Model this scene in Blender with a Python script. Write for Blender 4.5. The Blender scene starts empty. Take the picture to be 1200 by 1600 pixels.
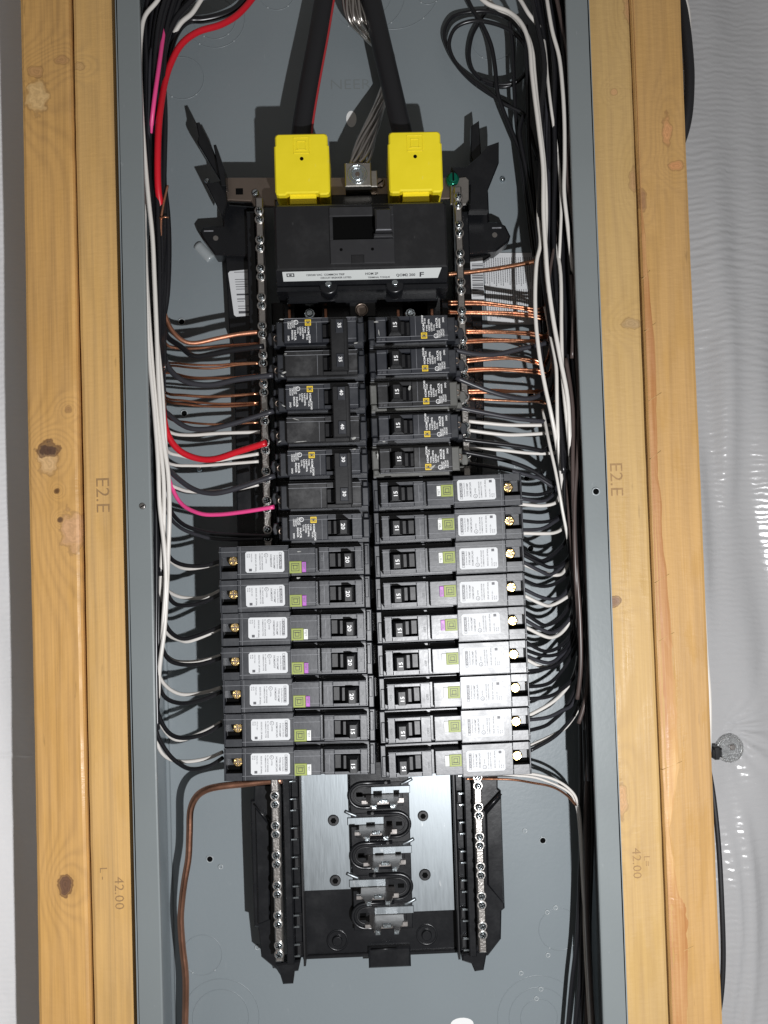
import bpy, math, random
from mathutils import Matrix, Vector
from math import sin, cos, pi, radians, sqrt

# ------------------------------------------------------------------ camera
# panel coordinates are millimetres: x to the side, y up, z out of the wall towards the viewer
scene = bpy.context.scene
C = scene.collection
MM = 0.001
def W(x, y, z): return Vector((x * MM, -z * MM, y * MM))
CAM = (-2.9, -20.1, 605.7)
YAW, PITCH, ROLL, FPX = -0.0234, 0.0268, -0.0307, 1250.5
def _rot(a, b, c):
    Ry = Matrix(((cos(a), 0, sin(a)), (0, 1, 0), (-sin(a), 0, cos(a))))
    Rx = Matrix(((1, 0, 0), (0, cos(b), -sin(b)), (0, sin(b), cos(b))))
    Rz = Matrix(((cos(c), -sin(c), 0), (sin(c), cos(c), 0), (0, 0, 1)))
    return Ry @ Rx @ Rz
RC = _rot(YAW, PITCH, ROLL)
cam_d = bpy.data.cameras.new('camera')
cam = bpy.data.objects.new('camera', cam_d); C.objects.link(cam)
TP = Matrix(((1, 0, 0), (0, 0, -1), (0, 1, 0)))
M4 = (TP @ RC).to_4x4(); M4.translation = W(*CAM)
cam.matrix_world = M4
cam_d.sensor_fit = 'VERTICAL'; cam_d.sensor_height = 36.0
cam_d.lens = FPX / 1600 * 36.0
cam_d.clip_start = 0.01; cam_d.clip_end = 20
scene.camera = cam
def at(px, py, z):
    """measured photo pixel -> point of the panel at depth z (mm)"""
    d = RC @ Vector((px - 600, 800 - py, -FPX))
    t = (z - CAM[2]) / d[2]
    return (CAM[0] + t * d[0], CAM[1] + t * d[1], z)
def R(x0, y0, x1, y1, z):
    a, b, c, d = at(x0, y0, z), at(x1, y0, z), at(x0, y1, z), at(x1, y1, z)
    return ((a[0] + c[0]) / 2, (b[0] + d[0]) / 2, (c[1] + d[1]) / 2, (a[1] + b[1]) / 2)

# ------------------------------------------------------------------ light and world
scene.view_settings.view_transform = 'Standard'
scene.view_settings.look = 'None'
scene.view_settings.exposure = 0.0
world = bpy.data.worlds.new('World'); scene.world = world; world.use_nodes = True
world.node_tree.nodes['Background'].inputs[0].default_value = (1.0, 0.96, 0.92, 1)
world.node_tree.nodes['Background'].inputs[1].default_value = 0.14
ld = bpy.data.lights.new('phone_lamp', 'POINT'); ld.energy = 24.5; ld.color = (0.98, 0.985, 1.0)
ld.shadow_soft_size = 0.006
lo = bpy.data.objects.new('phone_lamp', ld); C.objects.link(lo); lo.location = W(146, -252, 625)

rnd = random.Random(7)
# ------------------------------------------------------------------ materials
def mat(name, col, rough=0.5, metal=0.0, bump=0.0, bscale=200, cvar=0.0, cscale=30, spec=0.5, rvar=0.0, stretch=(1, 1, 1), coat=0.0):
    m = bpy.data.materials.new(name); m.use_nodes = True
    nt = m.node_tree; b = nt.nodes['Principled BSDF']
    b.inputs['Base Color'].default_value = (*col, 1); b.inputs['Roughness'].default_value = rough
    b.inputs['Metallic'].default_value = metal; b.inputs['Specular IOR Level'].default_value = spec
    b.inputs['Coat Weight'].default_value = coat; b.inputs['Coat Roughness'].default_value = 0.12
    tc = nt.nodes.new('ShaderNodeTexCoord'); mp = nt.nodes.new('ShaderNodeMapping')
    mp.inputs['Scale'].default_value = stretch
    nt.links.new(tc.outputs['Object'], mp.inputs['Vector'])
    def noise(sc, det=4):
        n = nt.nodes.new('ShaderNodeTexNoise'); n.inputs['Scale'].default_value = sc; n.inputs['Detail'].default_value = det
        nt.links.new(mp.outputs[0], n.inputs['Vector']); return n
    if cvar or rvar:
        n = noise(cscale)
        if cvar:
            mx = nt.nodes.new('ShaderNodeMix'); mx.data_type = 'RGBA'
            mx.inputs[6].default_value = (*[max(0, c * (1 - cvar)) for c in col], 1)
            mx.inputs[7].default_value = (*[min(1, c * (1 + cvar)) for c in col], 1)
            nt.links.new(n.outputs[0], mx.inputs[0]); nt.links.new(mx.outputs[2], b.inputs['Base Color'])
        if rvar:
            mr = nt.nodes.new('ShaderNodeMapRange'); mr.inputs[1].default_value = 0.3; mr.inputs[2].default_value = 0.7
            mr.inputs[3].default_value = max(0.03, rough - rvar); mr.inputs[4].default_value = min(1, rough + rvar)
            nt.links.new(n.outputs[0], mr.inputs[0]); nt.links.new(mr.outputs[0], b.inputs['Roughness'])
    if bump:
        n2 = noise(bscale, 3); bp = nt.nodes.new('ShaderNodeBump'); bp.inputs['Strength'].default_value = bump
        bp.inputs['Distance'].default_value = 0.001
        nt.links.new(n2.outputs[0], bp.inputs['Height']); nt.links.new(bp.outputs[0], b.inputs['Normal'])
    return m

def plastic(name, col, rough, dust=0.05, spec=0.5):
    """moulded black plastic with handling scuffs and dust"""
    m = mat(name, col, rough, 0, 0.05, 350, 0, 40, spec)
    nt = m.node_tree; b = nt.nodes['Principled BSDF']
    tc = nt.nodes.new('ShaderNodeTexCoord')
    oi = nt.nodes.new('ShaderNodeObjectInfo'); ad = nt.nodes.new('ShaderNodeVectorMath')
    nt.links.new(tc.outputs['Object'], ad.inputs[0]); nt.links.new(oi.outputs['Random'], ad.inputs[1])
    n = nt.nodes.new('ShaderNodeTexNoise'); n.inputs['Scale'].default_value = 38; n.inputs['Detail'].default_value = 9; n.inputs['Roughness'].default_value = 0.72
    nt.links.new(ad.outputs[0], n.inputs['Vector'])
    cr = nt.nodes.new('ShaderNodeMapRange'); cr.inputs[1].default_value = 0.5; cr.inputs[2].default_value = 0.74
    nt.links.new(n.outputs[0], cr.inputs[0])
    mx = nt.nodes.new('ShaderNodeMix'); mx.data_type = 'RGBA'
    mx.inputs[6].default_value = (*col, 1); mx.inputs[7].default_value = (col[0] + dust, col[1] + dust, col[2] + dust, 1)
    nt.links.new(cr.outputs[0], mx.inputs[0]); nt.links.new(mx.outputs[2], b.inputs['Base Color'])
    mr = nt.nodes.new('ShaderNodeMapRange'); mr.inputs[1].default_value = 0.3; mr.inputs[2].default_value = 0.7
    mr.inputs[3].default_value = rough - 0.05; mr.inputs[4].default_value = rough + 0.08
    nt.links.new(n.outputs[0], mr.inputs[0]); nt.links.new(mr.outputs[0], b.inputs['Roughness'])
    return m

def wood(name, base, dark, knots, seed, blot=0.25):
    m = bpy.data.materials.new(name); m.use_nodes = True
    nt = m.node_tree; L = nt.links.new; b = nt.nodes['Principled BSDF']
    N = nt.nodes.new
    def val(op, a, c=None, d=None):
        n = N('ShaderNodeMath'); n.operation = op
        for i, v in enumerate((a, c, d)):
            if v is None: continue
            if isinstance(v, (int, float)): n.inputs[i].default_value = v
            else: L(v, n.inputs[i])
        return n.outputs[0]
    def smooth(v, a, c, lo=0.0, hi=1.0):
        n = N('ShaderNodeMapRange'); n.interpolation_type = 'SMOOTHSTEP'
        L(v, n.inputs[0]); n.inputs[1].default_value = a; n.inputs[2].default_value = c
        n.inputs[3].default_value = lo; n.inputs[4].default_value = hi; return n.outputs[0]
    def mix(f, a, c):
        n = N('ShaderNodeMix'); n.data_type = 'RGBA'; L(f, n.inputs[0])
        for i, v in ((6, a), (7, c)):
            if isinstance(v, tuple): n.inputs[i].default_value = (*v, 1)
            else: L(v, n.inputs[i])
        return n.outputs[2]
    tc = N('ShaderNodeTexCoord'); sp = N('ShaderNodeSeparateXYZ'); L(tc.outputs['Object'], sp.inputs[0])
    def noise(sx, sy, sz, sc, det=4, rough=0.5):
        mp = N('ShaderNodeMapping'); mp.inputs['Scale'].default_value = (sx, sy, sz); mp.inputs['Location'].default_value = (seed * 3.1, seed, seed * 1.7)
        L(tc.outputs['Object'], mp.inputs['Vector'])
        n = N('ShaderNodeTexNoise'); n.inputs['Scale'].default_value = sc; n.inputs['Detail'].default_value = det; n.inputs['Roughness'].default_value = rough
        L(mp.outputs[0], n.inputs['Vector']); return n.outputs[0]
    warp = noise(8, 8, 1.2, 2.2, 3)
    phase = val('ADD', val('MULTIPLY', sp.outputs[0], 520), val('MULTIPLY', warp, 26))
    cover = None; halo = None
    for (kx, kz, rx, rz, kcol) in knots:
        dx = val('MULTIPLY', val('SUBTRACT', sp.outputs[0], kx * MM), 1 / (rx * MM))
        dz = val('MULTIPLY', val('SUBTRACT', sp.outputs[2], kz * MM), 1 / (rz * MM))
        r2 = val('ADD', val('MULTIPLY', dx, dx), val('MULTIPLY', dz, dz))
        g = val('POWER', 2.718, val('MULTIPLY', r2, -0.13))
        phase = val('ADD', phase, val('MULTIPLY', g, 24))
    ring = val('MULTIPLY_ADD', val('SINE', phase), 0.5, 0.5)
    fine = noise(90, 90, 1.6, 5, 6, 0.65)
    blotn = noise(5, 5, 1.0, 5, 4)
    fac = val('ADD', val('MULTIPLY', val('POWER', ring, 2.0), 0.22), val('MULTIPLY', smooth(fine, 0.35, 0.75), 0.45))
    fac = val('ADD', fac, val('MULTIPLY', smooth(blotn, 0.45, 0.75), blot))
    col = mix(fac, base, dark)
    fleck = smooth(noise(40, 40, 5, 6, 3), 0.70, 0.78)
    col = mix(val('MULTIPLY', fleck, 0.4), col, tuple(c * 0.55 for c in dark))
    for i, (kx, kz, rx, rz, kcol) in enumerate(knots):
        wob = noise(1, 1, 1, 150, 3)
        dx = val('MULTIPLY', val('SUBTRACT', sp.outputs[0], kx * MM), 1 / (rx * MM))
        dz = val('MULTIPLY', val('SUBTRACT', sp.outputs[2], kz * MM), 1 / (rz * MM))
        d = val('ADD', val('SQRT', val('ADD', val('MULTIPLY', dx, dx), val('MULTIPLY', dz, dz))), val('MULTIPLY', val('SUBTRACT', wob, 0.5), 1.5))
        rings = val('MULTIPLY_ADD', val('SINE', val('MULTIPLY', d, 16)), 0.25, 0.6)
        kc = mix(rings, kcol, tuple(min(1, c * 1.7) for c in kcol))
        col = mix(smooth(d, 0.6, 1.15, 1.0 if kcol[0] < .2 else .75, 0), col, kc)
        edge = val('MULTIPLY', smooth(d, 0.75, 0.98), smooth(d, 1.0, 1.2, 1, 0))
        col = mix(val('MULTIPLY', edge, 0.7 if kcol[0] < .2 else 0.3), col, (0.12, 0.05, 0.02))
    L(col, b.inputs['Base Color'])
    wet = smooth(noise(25, 25, 6, 3, 5), 0.45, 0.68, 0.62, 0.27)
    L(wet, b.inputs['Roughness']); b.inputs['Specular IOR Level'].default_value = 0.5
    chat = noise(14, 14, 40, 9, 4)
    hsum = val('ADD', val('MULTIPLY', fine, 0.5), val('MULTIPLY', chat, 0.6))
    bp = N('ShaderNodeBump'); bp.inputs['Strength'].default_value = 0.35; bp.inputs['Distance'].default_value = 0.0012
    L(hsum, bp.inputs['Height']); L(bp.outputs[0], b.inputs['Normal'])
    return m

BLK = (0.015, 0.017, 0.022)
M = dict(
    box=mat('grey_box_paint', (0.215, 0.245, 0.26), 0.33, 0, 0.10, 260, 0.05, 9, 0.5, 0.05),
    flange=mat('grey_flange_paint', (0.19, 0.21, 0.213), 0.38, 0, 0.08, 260, 0.06, 12, 0.4, 0.05),
    emboss=mat('paler_grey_emboss_paint', (0.34, 0.37, 0.38), 0.22, 0, 0.1, 300),  # paler, smoother grey for the raised rims, tabs, dimples and bump
    hole=mat('dark_hole', (0.003, 0.003, 0.003), 0.9, spec=0.05),
    body=plastic('black_breaker_plastic', BLK, 0.37, 0.016, 0.85),
    nose=plastic('black_breaker_nose_plastic', (0.017, 0.019, 0.025), 0.37, 0.018, 0.85),
    dusty=plastic('dusty_grey_breaker_plastic', (0.10, 0.10, 0.092), 0.5, 0.09),
    scuff=plastic('scuffed_black_plastic', (0.016, 0.016, 0.017), 0.42, 0.05),
    handle=plastic('handle_plastic', (0.007, 0.007, 0.008), 0.45, 0.006),
    drum=plastic('handle_drum_plastic', (0.004, 0.004, 0.005), 0.4, 0.003),
    scrape=mat('pale_scrape', (0.36, 0.36, 0.34), 0.6, 0, 0, 0, 0.6, 500),
    seam_glint=mat('seam_and_edge_glint', (0.22, 0.225, 0.24), 0.35, 0, 0, 0, 0.7, 160),  # pale grey for moulding seams and for edge highlights painted as bright strips
    tray=plastic('black_tray_plastic', (0.007, 0.0075, 0.009), 0.27, 0.006),
    main=plastic('main_breaker_plastic', (0.012, 0.012, 0.013), 0.4, 0.008),
    mainpanel=plastic('main_breaker_panel_plastic', (0.022, 0.022, 0.024), 0.45, 0.008),
    white=mat('white_sticker', (0.62, 0.63, 0.64), 0.5, 0, 0.03, 300, 0.03, 60, 0.22),
    strip=mat('silver_white_sticker', (0.55, 0.57, 0.56), 0.35),
    ink=mat('black_ink', (0.03, 0.03, 0.035), 0.5),
    greyink=mat('grey_ink', (0.09, 0.09, 0.10), 0.5),
    wink=mat('white_ink', (0.88, 0.88, 0.86), 0.5, 0, 0, 0, 0.25, 500),
    faint=mat('faded_print', (0.11, 0.115, 0.12), 0.5),
    stamp=mat('pressed_stamp_line', (0.32, 0.19, 0.08), 0.7, 0, 0, 0, 0.3, 300),
    yellow=mat('yellow_plastic', (0.90, 0.73, 0.02), 0.42, 0, 0.1, 220, 0.07, 55, 0.5, 0.08),
    logoyellow=mat('yellow_print', (0.80, 0.56, 0.03), 0.5),
    green=mat('green_tile', (0.27, 0.32, 0.07), 0.5, 0, 0, 0, 0.12, 60),
    purple=mat('purple_plastic', (0.42, 0.12, 0.48), 0.4),
    tagwhite=mat('white_test_button', (0.80, 0.81, 0.78), 0.4),
    copper=mat('bare_copper', (0.78, 0.36, 0.21), 0.30, 1.0, 0.2, 250, 0.35, 45, 0.5, 0.08),
    oldcopper=mat('dull_copper', (0.62, 0.29, 0.18), 0.42, 0.9, 0.2, 200, 0.25, 60, 0.5, 0.08),
    groundcopper=mat('bare_grounding_copper', (0.70, 0.36, 0.24), 0.34, 1.0, 0.5, 90, 0.4, 28, 0.5, 0.08),
    tin=mat('tinned_bus_metal', (0.27, 0.295, 0.31), 0.45, 1.0, 0.04, 90, 0.08, 60, 0.5, 0.03, (8, 1, 1)),
    steel=mat('plated_steel', (0.55, 0.52, 0.50), 0.30, 1.0, 0.1, 200, 0.12, 80, 0.5, 0.07),
    blade=mat('stab_blade_metal', (0.46, 0.43, 0.41), 0.33, 1.0, 0.1, 200, 0.12, 80, 0.5, 0.07),
    zinc=mat('zinc_screw', (0.72, 0.80, 0.84), 0.20, 1.0, 0.3, 700, 0.1, 400),
    neutral=mat('neutral_bar_metal', (0.60, 0.57, 0.54), 0.30, 1.0, 0.25, 600, 0.12, 150),
    strap=mat('brown_plated_strap', (0.30, 0.24, 0.20), 0.35, 0.9, 0.1, 200, 0.12, 60),
    brass=mat('brass_screw', (0.85, 0.60, 0.25), 0.24, 1.0, 0.4, 700, 0.15, 400),
    alu=mat('aluminium_strand', (0.66, 0.63, 0.60), 0.30, 1.0, 0.2, 500, 0.1, 100),
    lug=mat('aluminium_lug', (0.56, 0.53, 0.48), 0.40, 1.0, 0.2, 300, 0.1, 60),
    greens=mat('green_screw_paint', (0.005, 0.16, 0.10), 0.2, 0.6),
    wblack=mat('black_insulation', (0.012, 0.012, 0.014), 0.28, 0, 0.05, 100, 0, 30, 0.5),
    wgrey=mat('worn_black_insulation', (0.035, 0.035, 0.042), 0.36, 0, 0.05, 100, 0.2, 40),
    wbrown=mat('brownish_black_insulation', (0.075, 0.055, 0.050), 0.36, 0, 0.05, 100, 0.2, 40),
    wwhite=mat('white_insulation', (0.68, 0.65, 0.61), 0.36, 0, 0.05, 100, 0.05, 40),
    wred=mat('red_insulation', (0.58, 0.010, 0.022), 0.36, 0, 0.08, 80),
    wpink=mat('pink_insulation', (0.80, 0.07, 0.26), 0.38, 0, 0.08, 80),
    cable=mat('thick_cable_jacket', (0.013, 0.013, 0.015), 0.5, 0, 0.15, 120),
    stripe=mat('red_stripe', (0.40, 0.03, 0.035), 0.5),
)
wood_a = wood('pine_knotty', (0.679, 0.388, 0.126), (0.364, 0.205, 0.078),
              [(-247, 327, 9, 13, (0.50, 0.34, 0.16)), (-245, 44, 8, 11, (0.46, 0.30, 0.15)), (-244, 52, 8, 6, (0.07, 0.035, 0.02)),
               (-227, -11, 9, 16, (0.42, 0.24, 0.13)), (-238, -278, 5.5, 8, (0.11, 0.055, 0.03)),
               (-228, 82, 3, 3, (0.25, 0.13, 0.05)), (-236, -2, 2, 2, (0.1, 0.05, 0.02)), (-238, 20, 2, 2, (0.1, 0.05, 0.02)),
               (-228, 355, 5, 4, (0.32, 0.17, 0.07)), (-248, 346, 6, 5, (0.35, 0.19, 0.08))], 2)
wood_b = wood('pine_plain', (0.679, 0.410, 0.144), (0.392, 0.245, 0.107), [(-215, 350, 4, 3, (0.4, 0.24, 0.1))], 5, 0.3)
wood_c = wood('pine_pale', (0.541, 0.355, 0.140), (0.406, 0.259, 0.111),
              [(210, 138, 7, 4, (0.28, 0.19, 0.10)), (187, -78, 5, 4, (0.16, 0.09, 0.05)), (216, 252, 4, 10, (0.30, 0.17, 0.08)),
               (188, -230, 4, 14, (0.34, 0.19, 0.09)), (219, 388, 6, 10, (0.36, 0.19, 0.09)), (203, 322, 3, 3, (0.4, 0.22, 0.1))], 9, 0.2)
wood_d = wood('pine_waney', (0.543, 0.322, 0.115), (0.378, 0.223, 0.090),
              [(244, 290, 4, 12, (0.42, 0.20, 0.09)), (250, 262, 6, 4, (0.40, 0.18, 0.08)), (222, 236, 3, 8, (0.2, 0.10, 0.05))], 13, 0.3)
bark = wood('inner_bark', (0.40, 0.18, 0.065), (0.62, 0.38, 0.16), [], 21, 1.1)

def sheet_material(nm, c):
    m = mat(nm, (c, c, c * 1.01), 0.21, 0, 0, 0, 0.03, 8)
    nt = m.node_tree; L = nt.links.new; b = nt.nodes['Principled BSDF']
    tc = nt.nodes.new('ShaderNodeTexCoord')
    w = nt.nodes.new('ShaderNodeTexWave'); w.bands_direction = 'Z'; w.inputs['Scale'].default_value = 62; w.inputs['Distortion'].default_value = 5.0
    w.inputs['Detail'].default_value = 2; w.inputs['Detail Scale'].default_value = 1.2
    n = nt.nodes.new('ShaderNodeTexNoise'); n.inputs['Scale'].default_value = 22; n.inputs['Detail'].default_value = 6
    L(tc.outputs['Object'], w.inputs['Vector']); L(tc.outputs['Object'], n.inputs['Vector'])
    a = nt.nodes.new('ShaderNodeMath'); a.operation = 'MULTIPLY_ADD'; a.inputs[1].default_value = 0.07
    L(w.outputs[1], a.inputs[0]); L(n.outputs[0], a.inputs[2])
    bp = nt.nodes.new('ShaderNodeBump'); bp.inputs['Strength'].default_value = 0.6; bp.inputs['Distance'].default_value = 0.003
    L(a.outputs[0], bp.inputs['Height']); L(bp.outputs[0], b.inputs['Normal'])
    b.inputs['Subsurface Weight'].default_value = 0.0
    return m
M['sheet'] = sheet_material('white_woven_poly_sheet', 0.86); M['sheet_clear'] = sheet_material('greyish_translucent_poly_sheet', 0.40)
M['clear'] = mat('clear_plastic_washer', (0.8, 0.81, 0.81), 0.12, 0, 0.1, 80)
M['clear'].node_tree.nodes['Principled BSDF'].inputs['Transmission Weight'].default_value = 0.85
M['white_wall'] = mat('white_behind_hole', (0.82, 0.82, 0.81), 0.6)

def scratches(m, amount=0.5, sc=(60, 60, 22)):
    nt = m.node_tree; b = nt.nodes['Principled BSDF']; L = nt.links.new
    tc = nt.nodes.new('ShaderNodeTexCoord'); mp = nt.nodes.new('ShaderNodeMapping'); mp.inputs['Scale'].default_value = sc
    mp.inputs['Rotation'].default_value = (0, .5, 0)
    L(tc.outputs['Object'], mp.inputs['Vector'])
    n = nt.nodes.new('ShaderNodeTexNoise'); n.inputs['Scale'].default_value = 4; n.inputs['Detail'].default_value = 5; L(mp.outputs[0], n.inputs['Vector'])
    r = nt.nodes.new('ShaderNodeMapRange'); r.inputs[1].default_value = .68; r.inputs[2].default_value = .76; r.inputs[4].default_value = amount; L(n.outputs[0], r.inputs[0])
    mx = nt.nodes.new('ShaderNodeMix'); mx.data_type = 'RGBA'; mx.inputs[7].default_value = (.55, .56, .56, 1)
    lk = b.inputs['Base Color'].links
    if lk: L(lk[0].from_socket, mx.inputs[6])
    else: mx.inputs[6].default_value = b.inputs['Base Color'].default_value
    L(r.outputs[0], mx.inputs[0]); L(mx.outputs[2], b.inputs['Base Color'])
for k_, a_ in (('box', .07), ('flange', .12), ('tin', .5), ('main', .05), ('yellow', .12)): scratches(M[k_], a_)
# ------------------------------------------------------------------ mesh collector
class G:
    def __init__(s): s.v = []; s.f = []; s.mi = []; s.sm = []; s.T = None
    def add(s, vs, fs, mi=0, smooth=False):
        o = len(s.v)
        s.v += [s.T(*p) for p in vs] if s.T else [tuple(p) for p in vs]
        for i, f in enumerate(fs):
            s.f.append(tuple(o + k for k in f)); s.mi.append(mi); s.sm.append(smooth if isinstance(smooth, bool) else smooth[i])
        return s
    def box(s, x0, x1, y0, y1, z0, z1, c=0.0, mi=0):
        if x0 > x1: x0, x1 = x1, x0
        if y0 > y1: y0, y1 = y1, y0
        c = min(c, (x1 - x0) * .45, (y1 - y0) * .45, (z1 - z0) * .9)
        return s.prism([(x0, y0), (x1, y0), (x1, y1), (x0, y1)], z0, z1, c, mi)
    def prism(s, pts, z0, z1, c=0.0, mi=0, smooth=False):
        n = len(pts)
        area = sum(pts[i][0] * pts[(i + 1) % n][1] - pts[(i + 1) % n][0] * pts[i][1] for i in range(n))
        if area < 0: pts = pts[::-1]
        vs = [(x, y, z0) for x, y in pts]
        fs = [tuple(range(n))[::-1]]; sm = [False]
        def ringf(a, b, f):
            for i in range(n):
                j = (i + 1) % n; fs.append((a + i, a + j, b + j, b + i)); sm.append(f)
        if c > 0:
            ins = []
            for i in range(n):
                ax, ay = pts[i - 1]; bx, by = pts[i]; cx, cy = pts[(i + 1) % n]
                d1 = (bx - ax, by - ay); d2 = (cx - bx, cy - by)
                l1 = math.hypot(*d1) or 1; l2 = math.hypot(*d2) or 1
                n1 = (-d1[1] / l1, d1[0] / l1); n2 = (-d2[1] / l2, d2[0] / l2)
                k = 1 + n1[0] * n2[0] + n1[1] * n2[1]; k = max(k, 0.5)
                ins.append((bx + c * (n1[0] + n2[0]) / k, by + c * (n1[1] + n2[1]) / k))
            vs += [(x, y, z1 - c) for x, y in pts] + [(x, y, z1) for x, y in ins]
            ringf(0, n, smooth); ringf(n, 2 * n, smooth); fs.append(tuple(range(2 * n, 3 * n))); sm.append(False)
        else:
            vs += [(x, y, z1) for x, y in pts]
            ringf(0, n, smooth); fs.append(tuple(range(n, 2 * n))); sm.append(False)
        return s.add(vs, fs, mi, sm)
    def cyl(s, x, y, z0, z1, r, n=16, c=0.0, mi=0):
        return s.prism([(x + r * cos(2 * pi * i / n), y + r * sin(2 * pi * i / n)) for i in range(n)], z0, z1, c, mi, True)
    def ring(s, x, y, z0, z1, r0, r1, n=24, mi=0):
        vs = []
        for i in range(n):
            a = 2 * pi * i / n; ca, sa = cos(a), sin(a)
            vs += [(x + r0 * ca, y + r0 * sa, z0), (x + r1 * ca, y + r1 * sa, z0), (x + r1 * ca, y + r1 * sa, z1), (x + r0 * ca, y + r0 * sa, z1)]
        fs = []
        for i in range(n):
            a = 4 * i; b = 4 * ((i + 1) % n)
            for k in range(4): fs.append((a + k, b + k, b + (k + 1) % 4, a + (k + 1) % 4))
        return s.add(vs, [f[::-1] for f in fs], mi, True)
    def quad(s, pts, mi=0): return s.add(pts, [(0, 1, 2, 3)], mi)
    def tube(s, pts, r, n=8, cap=True, mi=0):
        P = [Vector(p) for p in pts]; m = len(P)
        nrm = None; vs = []
        for i, p in enumerate(P):
            t = (P[min(i + 1, m - 1)] - P[max(i - 1, 0)]).normalized()
            if nrm is None:
                nrm = t.orthogonal().normalized()
            nrm = (nrm - t * nrm.dot(t)).normalized(); bn = t.cross(nrm)
            rr = r[i] if isinstance(r, (list, tuple)) else r
            for k in range(n):
                a = 2 * pi * k / n; vs.append(tuple(p + (nrm * cos(a) + bn * sin(a)) * rr))
        fs = []; sm = []
        for i in range(m - 1):
            for k in range(n):
                j = (k + 1) % n; fs.append((i * n + k, i * n + j, (i + 1) * n + j, (i + 1) * n + k)); sm.append(True)
        if cap:
            fs.append(tuple(range(n))[::-1]); fs.append(tuple((m - 1) * n + k for k in range(n))); sm += [False, False]
        return s.add(vs, fs, mi, sm)
    def text(s, body, x, y, z, size, d='x', align='LEFT', mi=0, sx=1.0, bold=0.018):
        """d: direction the writing runs: 'x', 'up' or 'down'"""
        vs, fs = glyphs(body, align, bold)
        T = {'x': lambda a, b: (a, b), 'up': lambda a, b: (-b, a), 'down': lambda a, b: (b, -a)}[d]
        out = []
        for a, b in vs:
            q = T(a * size * sx, b * size); out.append((x + q[0], y + q[1], z))
        return s.add(out, fs, mi)
    def mesh(s, name, mats, org=(0, 0, 0)):
        me = bpy.data.meshes.new(name)
        me.from_pydata([W(p[0] - org[0], p[1] - org[1], p[2] - org[2]) for p in s.v], [], s.f)
        for m in (mats if isinstance(mats, (list, tuple)) else [mats]):
            me.materials.append(M[m] if isinstance(m, str) else m)
        me.polygons.foreach_set('material_index', s.mi); me.polygons.foreach_set('use_smooth', s.sm)
        me.update(); return me

_gl = {}
def glyphs(body, align, bold=0.018):
    k = (body, align, bold)
    if k not in _gl:
        cu = bpy.data.curves.new('lettering', 'FONT'); cu.body = body; cu.size = 1.0; cu.resolution_u = 2; cu.offset = bold; cu.align_x = align
        o = bpy.data.objects.new('lettering', cu)
        me = bpy.data.meshes.new_from_object(o)
        _gl[k] = ([(v.co.x, v.co.y) for v in me.vertices], [tuple(p.vertices) for p in me.polygons])
        bpy.data.objects.remove(o); bpy.data.curves.remove(cu); bpy.data.meshes.remove(me)
    return _gl[k]

def link(name, data, parent=None):
    o = bpy.data.objects.new(name, data); C.objects.link(o)
    if parent: o.parent = parent
    return o
def tag(o, label, cat, group=None):
    o['label'] = label; o['category'] = cat
    if group: o['group'] = group
    return o
def thing(name, org, label, cat, group=None, ang=0.0):
    o = link(name, None); o.location = W(*org); o.rotation_euler = (0, -ang, 0); o.empty_display_size = 0.01
    return tag(o, label, cat, group)
_mc = {}
def part(name, key, fn, mats, parent, org=(0, 0, 0)):
    """a part; alike parts share mesh data through KEY"""
    if key is None or key not in _mc:
        g = G(); fn(g); me = g.mesh(name, mats, org)
        if key is None: return link(name, me, parent)
        _mc[key] = me
    return link(name, _mc[key], parent)
def solo(name, g, mats, label, cat, group=None):
    org = g.v[0]; o = link(name, g.mesh(name, mats, org)); o.location = W(*org)
    return tag(o, label, cat, group)
def spline(P, k=6):
    out = []; n = len(P)
    for i in range(n - 1):
        p0 = P[max(i - 1, 0)]; p1 = P[i]; p2 = P[i + 1]; p3 = P[min(i + 2, n - 1)]
        for j in range(k):
            t = j / k
            out.append(tuple(0.5 * ((2 * b) + (-a + c) * t + (2 * a - 5 * b + 4 * c - d) * t * t + (-a + 3 * b - 3 * c + d) * t ** 3) for a, b, c, d in zip(p0, p1, p2, p3)))
    out.append(P[-1]); return out

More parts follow.
